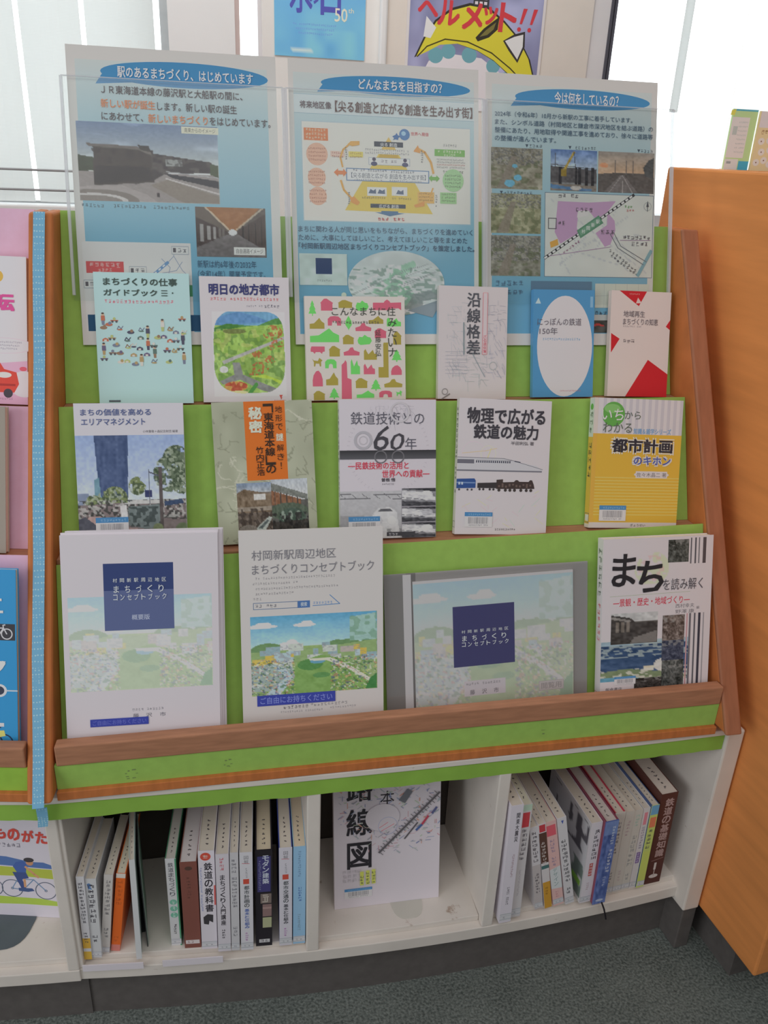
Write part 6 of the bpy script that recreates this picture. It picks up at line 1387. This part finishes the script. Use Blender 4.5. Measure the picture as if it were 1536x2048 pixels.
spine_book(.7195, .9890, .0150, .1945, .12, 'lime green spined book with a blue top, left of the thick brown one', GB, lambda a: (a.rect(0, 0, 1, .11, (100, 160, 200)), a.rect(.1, .14, .9, .26, (222, 120, 84)), a.micro(.2, .28, .8, .52, (96, 104, 90), 4, True), a.rect(0, .55, 1, .915, (190, 204, 96))), (186, 202, 104), -1.2, board=(64, 84, 130))
def s_brown(a): 
    a.vtext('鉄道の基礎知識', .34, .05, .84, .70, (168, 140, 138), .03); a.line([(.2, .735), (.9, .715)], .0012, (150, 116, 112)); a.rect(.42, .76, .56, .84, (196, 186, 182)); a.ell(.5, .915, .28, .022, (196, 186, 182)); a.rect(.47, .84, .53, .91, (176, 160, 156))
r = spine_book(.7455, .9940, .0330, .2125, .155, 'thick dark brown railway handbook at the right end of the row', GB, s_brown, (84, 46, 40), -1.0, page=(194, 182, 172), call=False, yaw=4.5)
m = MB(); m.tube([(.017, .045, .085), (.024, .04, .070), (.031, .035, .050), (.034, .033, .034), (.032, .033, .020), (.030, .033, .012)], .0007, 6); m.build('bookmark_cord', mat_noise('grey_cord', gl((104, 92, 96)), .1, 40, .7, .2), r)

# small cards on top of the wooden cabinet
def cards():
    r = empty('leaflet', T((.852, 1.375, 1.3567)), 'green edged leaflet with a white text panel on top of the wooden cabinet', 'leaflet', 'leaflets on top of the wooden cabinet')
    a = CM(); w, h = .0450, .092; a.box(0, w, 0, .004, 0, h, (176, 222, 150)); a.plane((0, 0, h), (1, 0, 0), (0, 0, -1), w, h)
    a.rect(0, 0, 1, .03, (92, 176, 196)); a.rect(.0, .13, .72, .80, (222, 224, 226)); a.rect(0, .82, .55, 1, (206, 214, 220)); a.rect(.58, .85, 1, 1, (70, 170, 206)); a.rect(.1, .28, .28, .42, (176, 190, 188)); a.poly([(-.08, .02), (.1, .0), (.06, .1), (-.1, .1)], (226, 222, 90))
    for k in range(8): a.micro(.3, .2 + k * .07, .68, .225 + k * .07, (170, 186, 186), k)
    a.rect(.08, .86, .26, .9, (150, 160, 166)); a.build('panel', r, PAPER)
    r = empty('leaflet', T((.8985, 1.370, 1.3567)), 'orange leaflet with tiny drawings on top of the wooden cabinet', 'leaflet', 'leaflets on top of the wooden cabinet')
    a = CM(); w, h = .075, .0905; a.box(0, w, 0, .004, 0, h, (226, 196, 150)); a.plane((0, 0, h), (1, 0, 0), (0, 0, -1), w, h)
    a.rect(0.02, 0, 1, .27, (206, 206, 214)); a.micro(.2, .06, .5, .10, (110, 104, 116), 1); a.micro(.2, .11, .6, .15, (130, 124, 134), 2); a.rect(0, .27, 1, 1, (228, 200, 156)); a.micro(.1, .31, .55, .38, (150, 110, 70), 3)
    for u, v in ((.15, .5), (.35, .48), (.2, .68), (.4, .64), (.12, .86), (.3, .82), (.45, .88)): a.ell(u, v, .08, .06, (222, 214, 206)); a.circ(u, v, .0012, (130, 100, 90))
    a.rect(.6, .2, 1, 1, (196, 112, 66)); a.ell(.62, .62, .12, .08, (206, 210, 206)); a.build('panel', r, PAPER)
cards()
